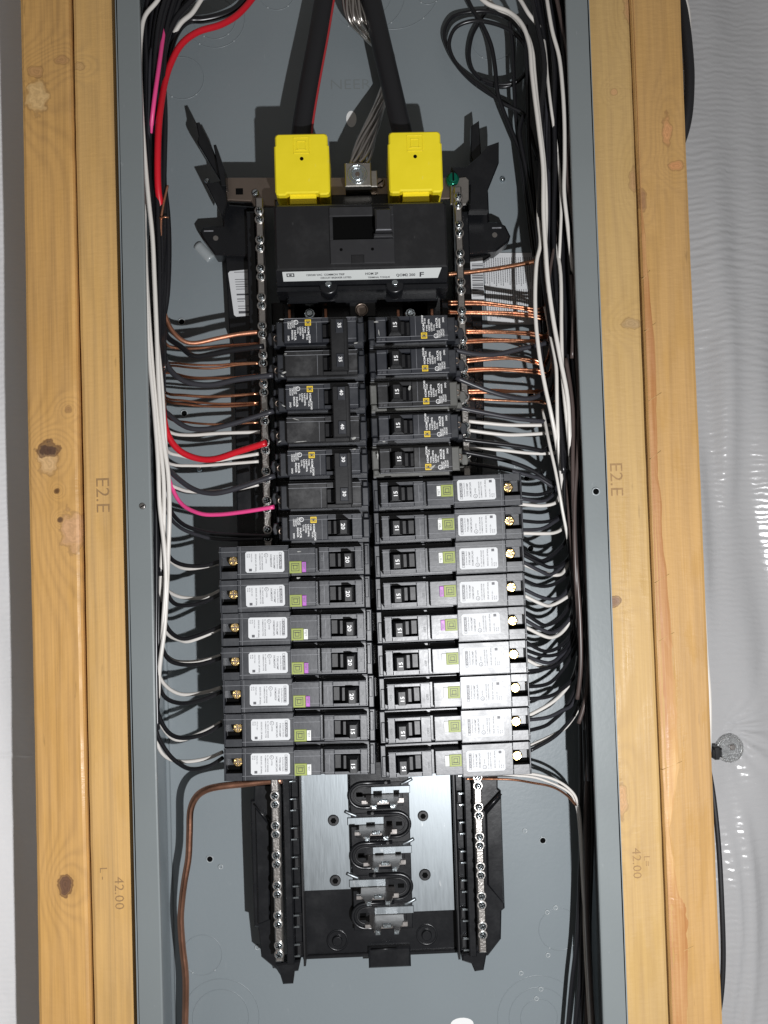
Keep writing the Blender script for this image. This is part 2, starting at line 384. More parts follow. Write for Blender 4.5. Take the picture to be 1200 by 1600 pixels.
# ================================================================== SETTING: sheet behind, studs
def sheet(name, x0, x1, y0, y1, side):
    g = G(); nx, ny = 90, 640
    vs = []
    for j in range(ny + 1):
        for i in range(nx + 1):
            x = x0 + (x1 - x0) * i / nx; y = y0 + (y1 - y0) * j / ny
            z = -100 + 1.4 * sin(y * .017 + x * .03) + 0.7 * sin(x * .11 + y * .021)
            if side > 0:
                c = 325 - 0.0006 * (y + 340) ** 2 + 2 * sin(y * .03)
                z += 3.2 * math.exp(-((x - c) / 5.5) ** 2) * (1 / (1 + math.exp((y + 275) / 9)))
                c2 = 322 + 0.05 * (y - 60)
                z += 3.0 * sin(x * .055 + y * .010 + 1.2 * sin(y * .009)) + 1.6 * abs(sin(x * .045 - y * .016 + 1)) 
                z += 4.2 * math.exp(-((x - c2) / 10) ** 2) * math.exp(-((y - 60) / 150) ** 2) + 3.4 * math.exp(-((x - 296 - .03 * y) / 7) ** 2) * math.exp(-((y + 20) / 120) ** 2)
                z += 1.7 * sin(x * .16 + .8 * sin(y * .011) + y * .003) * (.5 + .5 * sin(y * .006 + 1))
                dx, dy = x - 315, y + 200
                if dx > -5: z += 2.2 * math.exp(-(dx / 40) ** 2) * sin(math.atan2(dy, dx + 8) * 16) * math.exp(-((dy + 12) / 26) ** 2)
                z += 2.4 * math.exp(-((x - c + 14) / 3.5) ** 2) * (1 / (1 + math.exp((y + 300) / 9)))
                z += 0.36 * sin(y * .95 + 2.5 * sin(x * .09) + 2.5 * sin(y * .07)) * (.35 + .65 * max(0, sin(y * .013 + 1.3 + x * .012)))
            else:
                z += 2.0 * math.exp(-((y + 202 - 0.05 * (x + 300)) / 2.2) ** 2) - 1.0 * (1 if y < -202 else 0)
                z += 1.6 * sin(x * .10 + y * .004) + 1.4 * math.exp(-((y + 262) / 5) ** 2)
            vs.append((x, y, z))
    fs = [(j * (nx + 1) + i, j * (nx + 1) + i + 1, (j + 1) * (nx + 1) + i + 1, (j + 1) * (nx + 1) + i) for j in range(ny) for i in range(nx)]
    g.add(vs, fs, 0, True)
    return g
solo('vapour_barrier_sheet', sheet('s', -460, -178, -620, 620, -1), 'sheet', 'white woven plastic sheet with horizontal fold, behind the stud with the black knot', 'plastic sheet')
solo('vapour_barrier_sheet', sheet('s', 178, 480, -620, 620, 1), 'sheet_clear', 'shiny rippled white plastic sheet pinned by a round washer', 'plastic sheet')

def board(x0, x1, m, label, zf=-11, chips=False):
    g = G(); n = 90; prof = []
    r = 3.0
    prof = [(x0, -97), (x0, zf - r), (x0 + .9, zf - .9), (x0 + r, zf), (x1 - r, zf), (x1 - .9, zf - .9), (x1, zf - r), (x1, -97)]
    rr = random.Random(int(x0)); vs = []
    for j in range(n + 1):
        y = -560 + 1120 * j / n
        w = 0.35 * sin(y * .013 + x0) + rr.uniform(-.12, .12)
        w2 = 0.35 * sin(y * .011 + x1) + rr.uniform(-.12, .12)
        for k, (x, z) in enumerate(prof): vs.append((x + (w if k < 4 else w2), y, z))
    p = len(prof)
    fs = [(j * p + k, (j + 1) * p + k, (j + 1) * p + (k + 1) % p, j * p + (k + 1) % p) for j in range(n) for k in range(p)]
    fs += [tuple(range(p)), tuple(n * p + k for k in range(p))[::-1]]
    g.add(vs, fs, 0, False)
    o = link('wall_stud', g.mesh('wall_stud', m)); return tag(o, label, 'stud', 'pine studs beside the panel')
s1 = board(-259.8, -220.9, wood_a, 'outer pine stud with round knots and a black knot hole')
s2 = board(-219.0, -184.8, wood_b, 'pine stud between the knotty stud and the grey box', -11.6)
s3 = board(182.9, 218.0, wood_c, 'pale smooth pine stud touching the box on the coiled wire side', -11.4)
s4 = board(219.2, 259.6, wood_d, 'outer pine stud with brown wane strip, against the rippled sheet')
def stamp(parent, px, py, txt, size, z):
    x, y, _ = at(px, py, z)
    part('stamped_mark', None, lambda g: g.text(txt, x, y, z, size, 'down', sx=1.12, bold=-0.004), 'stamp', parent)
stamp(s2, 150, 745, 'E2.E', 14.5, -11.45)
stamp(s2, 179, 1370, '42.00', 10, -11.45)
stamp(s2, 156, 1355, 'L -', 8, -11.45)
stamp(s3, 953, 722, 'E2.E', 14.0, -11.25)
stamp(s3, 988, 1325, '42.00', 9.5, -11.25)
stamp(s3, 1006, 1337, 'L=', 7, -11.25)
# wane strip on the outer stud
def wane(g):
    key = [(0, 984, 990), (300, 995, 1001), (380, 999, 1010), (560, 1008, 1026), (720, 1014, 1030), (860, 1020, 1040), (1000, 1026, 1054), (1100, 1029, 1061), (1200, 1032, 1066),
           (1300, 1037, 1048), (1400, 1042, 1064), (1420, 1044, 1078), (1480, 1047, 1080), (1600, 1052, 1078), (1680, 1055, 1082)]
    rr = random.Random(3); P = []
    for i in range(len(key) - 1):
        for k in range(6):
            t = k / 6; P.append([key[i][q] + (key[i + 1][q] - key[i][q]) * t for q in range(3)])
    z = -10.85; vs = []
    for y, a, b in P:
        A = at(a, y, z); B = at(b + rr.uniform(-1.5, 1.5), y, z)
        A = (max(A[0], 220.4), A[1]); w = max(B[0] - A[0], .8)
        vs += [(A[0], A[1], z - .5), (A[0] + w * .35, A[1], z + rr.uniform(0, .35)), (A[0] + w * .7, A[1], z + rr.uniform(0, .35)), (A[0] + w, A[1], z - .5)]
    g.add(vs, [(4 * i + k, 4 * i + k + 1, 4 * i + 5 + k, 4 * i + 4 + k) for i in range(len(P) - 1) for k in range(3)], 0, False)
part('wane_strip', None, wane, bark, s4)
for i, (x, y, l) in enumerate([(1004, 430, 12), (1008, 512, 17), (1014, 621, 20), (1016, 712, 17), (1024, 905, 22), (1030, 996, 24), (1034, 1198, 32), (1056, 1487, 28)]):
    a = at(x, y + 6, -10.2); b = at(x + l, y - 8, -10.2)
    part('splinter', None, lambda g: g.tube([(a[0], a[1], -10.9), ((a[0] + b[0]) / 2, (a[1] + b[1]) / 2, -10.75), (b[0], b[1], -10.95)], .22, 5), wood_c, s4)

# round washer and clip pinning the sheet
wx, wy, _ = at(1141, 1170, -95)
th = thing('sheet_washer', (wx, wy, -97), 'round clear plastic washer with a nail, pinning the white sheet', 'washer')
part('washer_disc', None, lambda g: (g.cyl(0, 0, 0, 1.6, 12.5, 40, .7), g.ring(0, 0, 1.5, 2.3, 9.8, 11.2, 40)), 'clear', th)
part('nail_head', None, lambda g: g.cyl(2.2, 1.2, 1.5, 2.8, 2.6, 16, .5), 'steel', th)
g = G(); x, y, _ = at(1120, 1177, -88); g.box(x - 4, x + 5, y - 4, y + 4, -97, -88, 1); g.box(x - 2, x + 2, y - 5.5, y + 5.5, -97, -87, .5)
solo('cable_clip', g, 'main', 'small dark clip between the outer stud and the clear washer', 'clip')

# ================================================================== ENCLOSURE
box = thing('load_center_box', (0, 0, 0), 'tall open grey steel electrical enclosure fixed between pine studs', 'electrical panel box')
BZ = -96.0; Y0, Y1 = -520, 520
part('back_panel', None, lambda g: g.box(-181, 181, Y0, Y1, BZ - 1.5, BZ), 'box', box)
part('side_wall', None, lambda g: (g.box(-182.5, -181, Y0, Y1, BZ - 1.5, 0), g.tube([(-180.2, Y0, BZ + .8), (-180.2, Y1, BZ + .8)], 2.2, 8)), 'box', box)
part('side_wall', None, lambda g: (g.box(181, 182.5, Y0, Y1, BZ - 1.5, 0), g.tube([(180.2, Y0, BZ + .8), (180.2, Y1, BZ + .8)], 2.2, 8)), 'box', box)
def flange(sg):
    def f(g):
        prof = [(182.5, -10), (182.5, -.8), (181.7, 0), (165.2, 0), (164.2, -.5), (164, -1.2), (164, -3), (165, -3), (165, -1.4), (181, -1.4)]
        n = 24; vs = []
        for j in range(n + 1):
            y = Y0 + (Y1 - Y0) * j / n; w = .25 * sin(y * .02 + sg)
            for k, (x, z) in enumerate(prof): vs.append((sg * (x + (w if 2 <= k <= 8 else 0)), y, z))
        p = len(prof)
        fs = [(j * p + k, (j + 1) * p + k, (j + 1) * p + (k + 1) % p, j * p + (k + 1) % p) for j in range(n) for k in range(p)]
        if sg < 0: fs = [q[::-1] for q in fs]
        g.add(vs, fs, 0, False)
    return f
part('flange', None, flange(-1), 'flange', box)
part('flange', None, flange(1), 'flange', box)
def screw_hole(px, py, z, r=2.4, hl=True):
    x, y, _ = at(px, py, z)
    o = part('screw_hole', None, lambda g: g.cyl(x, y, z - .1, z + .12, r, 18), 'hole', box)
    if hl: part('raised_rim', None, lambda g: g.ring(x, y, z, z + .7, r, r + .9, 20), 'emboss', o)
for px, py in [(284, 503), (288, 646), (830, 618), (823, 747), (829, 857), (808, 1011), (838, 1162), (328, 1342), (848, 1313)]:
    screw_hole(px, py, BZ)
screw_hole(931, 768, 0.05, 2.3)
def screw(name, px, py, z, r, m, parent, slot=True, h=1.6, ang=0.5):
    x, y, _ = at(px, py, z)
    o = part(name, None, lambda g: g.cyl(x, y, z, z + h, r, 18, h * .45), m, parent)
    if slot: part('slot', None, lambda g: g.add([(x + dx * cos(ang) - dy * sin(ang), y + dx * sin(ang) + dy * cos(ang), z + h + .03) for dx, dy in ((-r * .75, -r * .16), (r * .75, -r * .16), (r * .75, r * .16), (-r * .75, r * .16))], [(0, 1, 2, 3)]), 'hole', o)
    return o
screw('flange_screw', 223, 791, 0.05, 2.4, 'steel', box)
screw('panel_bolt', 312, 733, BZ, 2.6, 'zinc', box, False, 3)
screw('panel_bolt', 785, 281, BZ, 2.4, 'zinc', box, False, 3)
screw('panel_bolt', 324, 283, BZ, 2.4, 'zinc', box, False, 3)
# knockouts: concentric pressed rings with tiny bright tabs
def knockout(px, py, rads):
    x, y, _ = at(px, py, BZ)
    for r in rads:
        o = part('knockout_ring', None, lambda g: g.ring(x, y, BZ - .1, BZ + .16, r - .35, r + .35, 48), 'box', box)
        for a in (-.9, -2.1): part('knockout_tab', None, lambda g: g.cyl(x + r * cos(a), y + r * sin(a), BZ, BZ + .7, .9, 10, .4), 'emboss', o)
knockout(285, 122, (19,)); knockout(335, 28, (19, 27)); knockout(573, -10, (22, 34)); knockout(612, -30, (44,))
knockout(770, 60, (20,)); knockout(432, -12, (16,)); knockout(668, -14, (12,))
knockout(316, 1492, (17,)); knockout(345, 1590, (24, 33)); knockout(874, 1452, (18,)); knockout(842, 1590, (16, 26, 36)); knockout(590, 1640, (20,))
# lanced bump beside the mounting ear, white knocked-out holes, dents
def slug(g, a, b, r, z=BZ, h=.6):
    A = at(*a, z); B = at(*b, z); g.tube(spline([(A[0], A[1], z - r * .55), ((A[0] + B[0]) / 2, (A[1] + B[1]) / 2, z - r * .5), (B[0], B[1], z - r * .55)], 3), r, 12)
part('pressed_bump', None, lambda g: slug(g, (308, 382), (330, 405), 5.2), 'emboss', box)
x_, y_, _ = at(549, 186, BZ)
part('open_hole', None, lambda g: g.prism([(x_ + 4.6 * cos(t * .35), y_ + 7.4 * sin(t * .35)) for t in range(18)], BZ, BZ + .15), 'white_wall', box)
x2_, y2_, _ = at(722, 1600, BZ)
part('open_hole', None, lambda g: g.prism([(x2_ + 10 * cos(t * .35), y2_ + 5.4 * sin(t * .35)) for t in range(18)], BZ, BZ + .15), 'white_wall', box)
xe, ye, _ = at(515, 140, BZ)
part('pressed_lettering', None, lambda g: g.text('NEER', xe, ye, BZ + .12, 13, 'x', sx=1.2, bold=-0.012), 'flange', box)
for i, (px, py) in enumerate([(345, 1354), (820, 1298), (855, 1425), (868, 1418), (814, 1520), (845, 1545), (838, 1560), (856, 1492), (402, 1480), (740, 1445), (812, 700), (806, 728)]):
    x, y, _ = at(px, py, BZ); part('pressed_dimple', 'dimple', lambda g: g.ring(0, 0, 0, .8, 1.2, 2.3, 14), 'emboss', box).location = W(x, y, BZ)

# ================================================================== INTERIOR ASSEMBLY
inner = thing('bus_bar_assembly', (0, 0, 0), 'black plastic interior tray carrying bus plates and screw-studded neutral bars', 'bus assembly')
def poly(pts, z): return [at(x, y, z)[:2] for x, y in pts]
part('base_tray', None, lambda g: (g.box(-78, 78, -372, 180, -84, -76, 1), g.box(-66, 66, 150, 262, -84, -50, 2)), 'tray', inner)
part('side_tray', None, lambda g: g.prism(poly([(345, 315), (402, 315), (410, 470), (425, 900), (372, 900), (365, 540), (358, 520), (352, 400)], -78), -86, -78, 1), 'tray', inner)
part('side_tray', None, lambda g: g.prism(poly([(706, 300), (763, 300), (767, 400), (752, 410), (757, 640), (752, 800), (715, 800)], -78), -86, -78, 1), 'tray', inner)
# lower wings
Lw = [(397, 1226), (396, 1250), (391, 1251), (392, 1300), (397, 1448), (403, 1450), (408, 1496), (432, 1516), (440, 1528), (443, 1226)]
Rw = [(741, 1216), (778, 1214), (778, 1232), (783, 1236), (789, 1420), (784, 1424), (783, 1468), (763, 1494), (742, 1498)]
part('side_wing', None, lambda g: (g.prism(poly(Lw, -58), -62, -58, 1.2), g.prism(poly([(398, 1262), (422, 1290), (422, 1440), (402, 1448)], -54), -58, -55.5, 1.5), g.tube([at(398, 1258, -54), at(421, 1286, -54)], .8, 6)), 'tray', inner)
part('side_wing', None, lambda g: (g.prism(poly(Rw, -58), -62, -58, 1.2), g.prism(poly([(784, 1245), (759, 1272), (762, 1385), (788, 1415)], -54), -58, -55.5, 1.5), g.tube([at(783, 1240, -53), at(757, 1268, -53)], 1.1, 6)), 'tray', inner)
part('end_foot', None, lambda g: g.prism(poly([(430, 1508), (470, 1500), (466, 1518), (460, 1519), (458, 1538), (442, 1539), (437, 1522)], -56), -70, -56, 1.2), 'tray', inner)
part('end_foot', None, lambda g: g.prism(poly([(722, 1492), (762, 1484), (756, 1517), (742, 1519), (737, 1507), (722, 1502)], -56), -70, -56, 1.2), 'tray', inner)
# upper mounting ears with hole, and the cable-guide arms above them
def ear(pts, hole, rim):
    def f(g):
        g.prism(poly(pts, -70), -88, -70, 1.5)
    o = part('mounting_ear', None, f, 'tray', inner)
    x, y, _ = at(*hole, -69.8); part('ear_hole', None, lambda g: g.cyl(x, y, -70.2, -69.8, 2.2, 16), 'steel', o)
    x3, y3, _ = at(*rim, -69.8); part('ear_rib', None, lambda g: g.box(x3 - 4, x3 + 4, y3 - .5, y3 + .5, -70.2, -69.2, .2), 'seam_glint', o)
ear([(318, 354), (348, 352), (348, 318), (398, 322), (398, 400), (335, 398), (316, 372), (312, 362)], (337, 372), (326, 361))
ear([(798, 368), (790, 352), (778, 346), (764, 346), (762, 312), (722, 318), (722, 398), (776, 392), (796, 376)], (773, 367), (776, 356))
part('cable_guide_arm', None, lambda g: (g.prism(poly([(307, 193), (312, 192), (334, 236), (352, 284), (356, 316), (348, 340), (322, 288), (345, 284), (311, 228), (309, 222), (311, 214)], -50), -56, -48, .8)), 'tray', inner)
part('cable_guide_arm', None, lambda g: (g.prism(poly([(334, 228), (338, 227), (352, 268), (354, 292), (346, 292)], -42), -56, -40, .6)), 'tray', inner)
part('cable_guide_arm', None, lambda g: (g.prism(poly([(736, 198), (748, 190), (752, 252), (742, 262), (735, 246)], -70), -76, -68, .8)), 'tray', inner)
part('cable_guide_arm', None, lambda g: (g.prism(poly([(705, 262), (728, 262), (748, 245), (762, 229), (779, 223), (779, 256), (762, 298), (763, 330), (733, 330), (734, 290), (706, 274)], -52), -60, -50, .8)), 'tray', inner)
part('inner_rail', None, lambda g: g.prism(poly([(384, 330), (398, 330), (418, 860), (400, 860)], -62), -84, -62, 1), 'tray', inner)
part('inner_rail', None, lambda g: g.prism(poly([(718, 330), (732, 330), (748, 740), (732, 740)], -62), -84, -62, 1), 'tray', inner)
# slotted comb rails either side of the bus plates
def comb(sg):
    x0, x1 = (64.8, 77) if sg > 0 else (-77, -64.8)
    xm = 71 * sg
    part('comb_rail', None, lambda g: (g.box(x0 if sg > 0 else xm, xm if sg > 0 else x1, -366, -150, -84, -62, .8), g.box(xm if sg > 0 else x0, x1 if sg > 0 else xm, -366, -150, -84, -52, .8)), 'tray', inner)
    part('comb_rail_edge', None, lambda g: g.box(62.6 * sg, 64.4 * sg, -372, -150, -84, -60, .5), 'main', inner)
    for k in range(7):
        y = -216.5 - 23.6 * k
        part('comb_notch', 'notch', lambda g: (g.box(-2.8, 2.8, -5.4, 5.4, -.3, 1.8, 1.2), g.box(-1.6, 1.6, -3.4, 3.4, 1.8, 2.4, .4)), 'handle', inner).location = W(67.6 * sg, y, -62)
        for dy in (4.4, -4.8):
            part('plug_on_clip', 'clipmetal', lambda g: g.box(-2.6, 2.6, -.75, .75, 0, 1.2, .2), 'zinc', inner).location = W(69.4 * sg, y + dy, -58 if sg > 0 else -60)
comb(1); comb(-1)
# bus plates with fingers
def bus(sg):
    inner_x = -24 if sg < 0 else 26
    outer = -64 if sg < 0 else 62
    yb = {-1: at(500, 1392, -70)[1], 1: at(680, 1424, -70)[1]}[sg]
    ys = [at(x, y, -70)[1] for x, y in (((600, 1283), (600, 1380)) if sg < 0 else ((600, 1236), (600, 1330), (600, 1424)))]
    def f(g):
        g.box(outer, inner_x, yb, -150, -76, -70, .6)
        for y in ys:
            g.prism([(inner_x - sg * -2, y + 11), (inner_x - sg * -2, y - 2), (inner_x - sg * 12, y - 1), (inner_x - sg * 20, y - .5), (inner_x - sg * 20, y + 6.5), (inner_x - sg * 6, y + 6.8)], -75.9, -70.1, .5)
    o = part('bus_plate', None, f, 'tin', inner)
    o['label'] = 'bright tinned bus plate' 
    for y in ys:
        a = (inner_x - sg * 3 + sg * 4.5, y + 8, -70.6); b = (inner_x - sg * 3 - sg * 5.5, y + 3, -70.6)
        a, b = ((inner_x + sg * 3.5, y + 9.5, -70.3), (inner_x - sg * 6.5, y + 5, -70.3))
        part('pressed_rib', None, lambda g: g.tube(spline([a, ((a[0] + b[0]) / 2, (a[1] + b[1]) / 2, -69.6), b], 3), 1.5, 10), 'tin', o)
bus(-1); bus(1)
# black stab carrier with rounded lobes and rims between the plates
stab_rows = [(1236, 1), (1283, -1), (1330, 1), (1380, -1), (1424, 1)]
STX0, STX1 = at(548, 1240, -70)[0], at(636, 1240, -70)[0]
xc = 0.5 * (STX0 + STX1)
part('stab_carrier', None, lambda g: g.box(STX0 - .5, STX1 + 1.5, at(600, 1452, -70)[1], -150, -76, -69.6, .5), 'tray', inner)
def lobe(y, sg, par):
    # lobe bulges away from the feeding plate
    n = 16; hh = 10.2; cxx = xc - sg * 13.5
    pts = [(xc + sg * 20, y + hh), (xc + sg * 20, y - hh)] + [(cxx - sg * hh * 1.12 * sin(pi * i / n), y - hh * cos(pi * i / n)) for i in range(n + 1)]
    part('carrier_lobe', None, lambda g: g.prism(pts, -75.8, -69.2, .4), 'tray', par)
    path = [(xc + sg * 10, y - hh, -68.6)] + [(cxx - sg * hh * 1.12 * sin(pi * i / n), y - hh * cos(pi * i / n), -68.6) for i in range(n + 1)] + [(xc + sg * 10, y + hh, -68.6)]
    part('lobe_rim', None, lambda g: g.tube(path, 1.5, 8), 'tray', par)
    inn = [(cxx - sg * (hh - 3.6) * 1.15 * sin(pi * i / n), y - (hh - 3.6) * cos(pi * i / n), -68.9) for i in range(n + 1)]
    part('lobe_inner_step', None, lambda g: g.tube([(xc - sg * 4, y - hh + 3.6, -68.9)] + inn + [(xc - sg * 4, y + hh - 3.6, -68.9)], .55, 6), 'scuff', par)
    for sy in (-1, 1): part('rim_lug', None, lambda g: g.cyl(xc + sg * 6 * sy, y + sy * hh, -69, -66.5, 1.7, 12, .5), 'scuff', par)
for py, sg in stab_rows:
    y = at(600, py, -70)[1]
    lobe(y - 2.5, sg, inner)
def stab(py, sg):
    yb = at(600, py + 5, -70)[1]
    x0, x1 = xc - 14 + sg * 3.2, xc + 14 + sg * 3.2
    def f(g):
        # blade: a bent plate rising towards the viewer, teeth at its tip
        zt = -42
        def wall(pts, y0, y1):
            n = len(pts)
            vs = [(x, y0, z) for x, z in pts] + [(x, y1, z) for x, z in pts]
            fs = [tuple(range(n))[::-1], tuple(range(n, 2 * n))] + [(i, (i + 1) % n, n + (i + 1) % n, n + i) for i in range(n)]
            g.add(vs, fs)
        sh = [(x0, -71), (x1, -71), (x1, -56), (x1 + 2.5, -56), (x1 + 2.5, -50), (x1 - 2, -50), (x1 - 4, zt + 1), (x1 - 5, zt), (x1 - 8.5, zt), (x1 - 9.5, -48), (x0 + 9.5, -48), (x0 + 8.5, zt), (x0 + 4.5, zt), (x0 + 3.5, zt + 1), (x0 + 1, -50), (x0 - 3.5, -50), (x0 - 3.5, -56), (x0, -56)]
        wall(sh, yb - .8, yb + .8)
        g.box(x1 - 1.5, x1 + 3, yb - .4, yb + 3.2, -51, -49.4, .3)
        g.box(x0 - 3.8, x0 + .5, yb - 1, yb + 2.2, -51, -49.4, .3)
    zt0 = -42
    o = part('breaker_stab', None, f, 'blade', inner)
    for xa in (x0 + 4.6, x1 - 8.4): part('stab_tooth', None, lambda g: g.box(xa, xa + 3.8, yb - 2.4, yb + .8, zt0, zt0 + 1.0, .2), 'zinc', o)
    part('stab_spring', None, lambda g: g.box(xc + sg * 3.2 - 3.4, xc + sg * 3.2 + 3.4, yb + .2, yb + 3.0, -48.6, -46.6, .4), 'zinc', o)
    part('stab_foot_plate', None, lambda g: g.box(xc + sg * 6.5 - sg * (13.2 if sg > 0 else 10), 27.5 if sg > 0 else -25.5, yb + .8, yb + 7.0, -71, -68.4, .4), 'tin', o)
    for sx in (-sg,): part('stab_slot', None, lambda g: g.box(xc + sx * 20.5 + sg * 4.4 - 2.6, xc + sx * 20.5 + sg * 4.4 + 2.6, yb - 1.2, yb + 2.2, -69.1, -68.8, .1), 'hole', o)
for py, sg in stab_rows: stab(py, sg)
for px, py, r in [(521, 1282, 4.6), (524, 1376, 4.6), (661, 1275, 4.4), (664, 1367, 4.8)]:
    x, y, _ = at(px, py, -69); o = part('plastic_rivet', None, lambda g: (g.cyl(x, y, -71, -68.4, r, 24, .6)), 'scuff', inner)
    part('rivet_recess', None, lambda g: g.cyl(x, y, -68.5, -68.3, r * .55, 6), 'hole', o)
for px, py in [(527, 1471), (667, 1462)]:
    x, y, _ = at(px, py, -74); o = part('support_post', None, lambda g: (g.cyl(x, y, -77, -73.5, 4.2, 24, .6), g.ring(x, y, -76.2, -75.6, 7.5, 9, 32)), 'tray', inner)
part('end_tab', None, lambda g: (g.box(at(576, 1500, -72)[0], at(642, 1500, -72)[0], at(600, 1512, -72)[1], at(600, 1480, -72)[1], -84, -71, 1.5), g.tube([at(580, 1484, -70), at(620, 1482, -70)], .6, 6)), 'tray', inner)
part('tray_lip', None, lambda g: g.box(-66, 66, -373.5, -370.5, -84, -73.5, .6), 'tray', inner)

# neutral bars and their screws
def bolt(parent, key, x, y, z, r, m, h=2.2, cross=False, n=14, ang=0.6):
    o = part('terminal_screw', key, lambda g: g.cyl(0, 0, 0, h, r, n, h * .5), m, parent); o.location = W(x, y, z)
    def sl(g):
        for a in ((ang, ang + pi / 2) if cross else (ang,)):
            g.add([(dx * cos(a) - dy * sin(a), dx * sin(a) + dy * cos(a), h + .04 + (.01 if a > ang else 0)) for dx, dy in ((-r * .7, -r * .15), (r * .7, -r * .15), (r * .7, r * .15), (-r * .7, r * .15))], [(0, 1, 2, 3)])
    part('screw_slot', key + 'slot', sl, 'hole', o)
    return o
for sg, X in ((-1, -81.6), (1, 80.6)):
    yt = 262 if sg > 0 else 256
    bar = part('neutral_bar', None, lambda g: g.box(X - 3.1, X + 3.1, -357, yt, -50, -40, .9), 'neutral', inner)
    k = 0; y = -229.5 if sg < 0 else -244.5 + 23.55
    y = y - 23.55 * 5 if sg < 0 else y - 23.55 * 5
    i = 0
    while y < yt - 8:
        for dy in (3.5, -3.5):
            part('screw_collar', 'collar', lambda g: g.cyl(0, 0, 0, .7, 3.9, 16, .35), 'neutral', bar).location = W(X + .1 * sg, y + dy, -40)
            bolt(bar, 'nscrew%d' % (i % 3), X + .1 * sg, y + dy, -39.5, 2.7, 'zinc', 2.4, True, 12, 0.3 + 0.7 * (i % 3)); i += 1
        y += 23.55
# strap, lug, green screw at the top
part('bonding_strap', None, lambda g: (g.prism(poly([(353, 281), (356, 277), (720, 277), (720, 310), (430, 312), (430, 322), (396, 322), (392, 314), (353, 312)], -52), -55, -52, .6)), 'strap', inner)
xh, yh, _ = at(374, 299, -51.8); part('strap_hole', None, lambda g: g.box(xh - 3, xh + 3, yh - 2.6, yh + 2.6, -52.1, -51.8), 'hole', inner)
part('strap_end_plate', None, lambda g: g.prism(poly([(704, 279), (728, 276), (733, 281), (733, 312), (728, 319), (704, 319)], -48), -50.5, -48, .5), 'neutral', inner)
xs, ys_, _ = at(713, 299, -47.8); bolt(inner, 'strapscrew', xs, ys_, -47.9, 3.2, 'zinc')
xs, ys_, _ = at(399, 302, -51.8); bolt(inner, 'strapscrew', xs, ys_, -51.9, 3.2, 'zinc')
xs, ys_, _ = at(594, 286, -51.8); bolt(inner, 'strapscrew2', xs, ys_, -51.9, 4.2, 'strap', 1.4)
xs, ys_, _ = at(708, 277, -44); gsc = part('ground_screw', None, lambda g: (g.cyl(xs, ys_, -54, -46, 5.6, 8, 1), g.cyl(xs, ys_, -46, -43, 4.4, 20, 1.2)), 'greens', inner); gsc['label'] = 'green bonding screw'
part('screw_slot', None, lambda g: g.box(xs - .7, xs + .7, ys_ - 3.6, ys_ + 3.6, -43.1, -42.9), 'hole', gsc)
x0, x1, y0, y1 = R(539, 254, 580, 291, -36)
lug = part('neutral_lug', None, lambda g: (g.box(x0, x1, y0, y1, -52, -36, .8), g.box(x1, x1 + 5, y0 + 3, y1 - 3, -52, -44, .5)), 'lug', inner)
cx_, cy_ = (x0 + x1) / 2 - .5, (y0 + y1) / 2
part('lug_screw', None, lambda g: (g.ring(cx_, cy_, -36.1, -34.9, 6.8, 8, 32), g.ring(cx_, cy_, -36.1, -35.2, 4.6, 5.6, 28), g.cyl(cx_, cy_, -36.2, -35.4, 4.6, 24, .3)), 'zinc', lug)
part('hex_socket', None, lambda g: g.cyl(cx_, cy_, -35.45, -35.3, 2.1, 6), 'strap', lug)

# stickers on the tray and the back panel
def dashes(g, x0, x1, y0, y1, z, pitch, w, rr, along='y', gapp=.2, fill=(.6, 1)):
    """rows of tiny word-like marks, too small to read in the photograph"""
    x = x0
    while x + w < x1:
        y = y1; end = y1 - (y1 - y0) * rr.uniform(*fill)
        while y > end:
            l = rr.uniform(.5, 1.6) * (1.2 if pitch > 1.5 else .9)
            g.box(x, x + w, max(y - l, y0), y, z - .03, z + .03)
            y -= l + .35
        x += pitch
def sticker(px, z, name, label, fn, cat='label', m='white', h=.25):
    xx = [at(a, b, z)[:2] for a, b in px]
    org = (xx[0][0], xx[0][1], z)
    t = thing(name, org, label, cat)
    part('paper', None, lambda g: g.prism(xx, z - h, z, .06), m, t, org)
    part('print', None, lambda g: fn(g, z + .05), 'greyink', t, org)
    return t
rr = random.Random(11)
def rounded(p, r=3):
    out = []
    n = len(p)
    for i in range(n):
        a, b, c = p[i - 1], p[i], p[(i + 1) % n]
        for q, t in ((a, 1), (c, 1)):
            d = math.hypot(q[0] - b[0], q[1] - b[1]); out.append((b[0] + (q[0] - b[0]) * r / d, b[1] + (q[1] - b[1]) * r / d))
    return out
def pr_big(g, z):
    a = at(737, 402, z); b = at(846, 503, z); xm = a[0]
    ym = at(790, 450, z)[1]
    T0 = lambda x, y, zz: (x, y, zz)
    dashes(g, a[0] + 1, b[0] - 1, ym + 1.5, a[1] - 1, z, 2.0, .6, rr, fill=(.8, 1))
    dashes(g, a[0] + 1, b[0] - 1, b[1] + 2, ym - 1.5, z, 2.0, .6, rr, fill=(.7, 1))
sticker(rounded([(754, 395), (850, 395), (853, 507), (762, 507)]), BZ + 1.2, 'warning_label', 'white printed instruction label with columns of small text under the copper wires', pr_big)
def pr_bar(g, z):
    a = at(737, 412, z); x0 = a[0]; y = at(740, 412, z)[1]; yb = at(745, 464, z)[1]
    while y > yb:
        w = rr.choice((.35, .55, .9)); g.box(x0, x0 + 9.5, y - w, y, z - .02, z + .02); y -= w + rr.choice((.4, .6, .9))
    dashes(g, x0 - 3.6, x0 - 2, yb, at(740, 420, z)[1], z, 3, .7, rr)
sticker([(724, 406), (754, 402), (757, 470), (729, 470)], -77.6, 'barcode_label', 'white barcode label half under the instruction label', pr_bar)
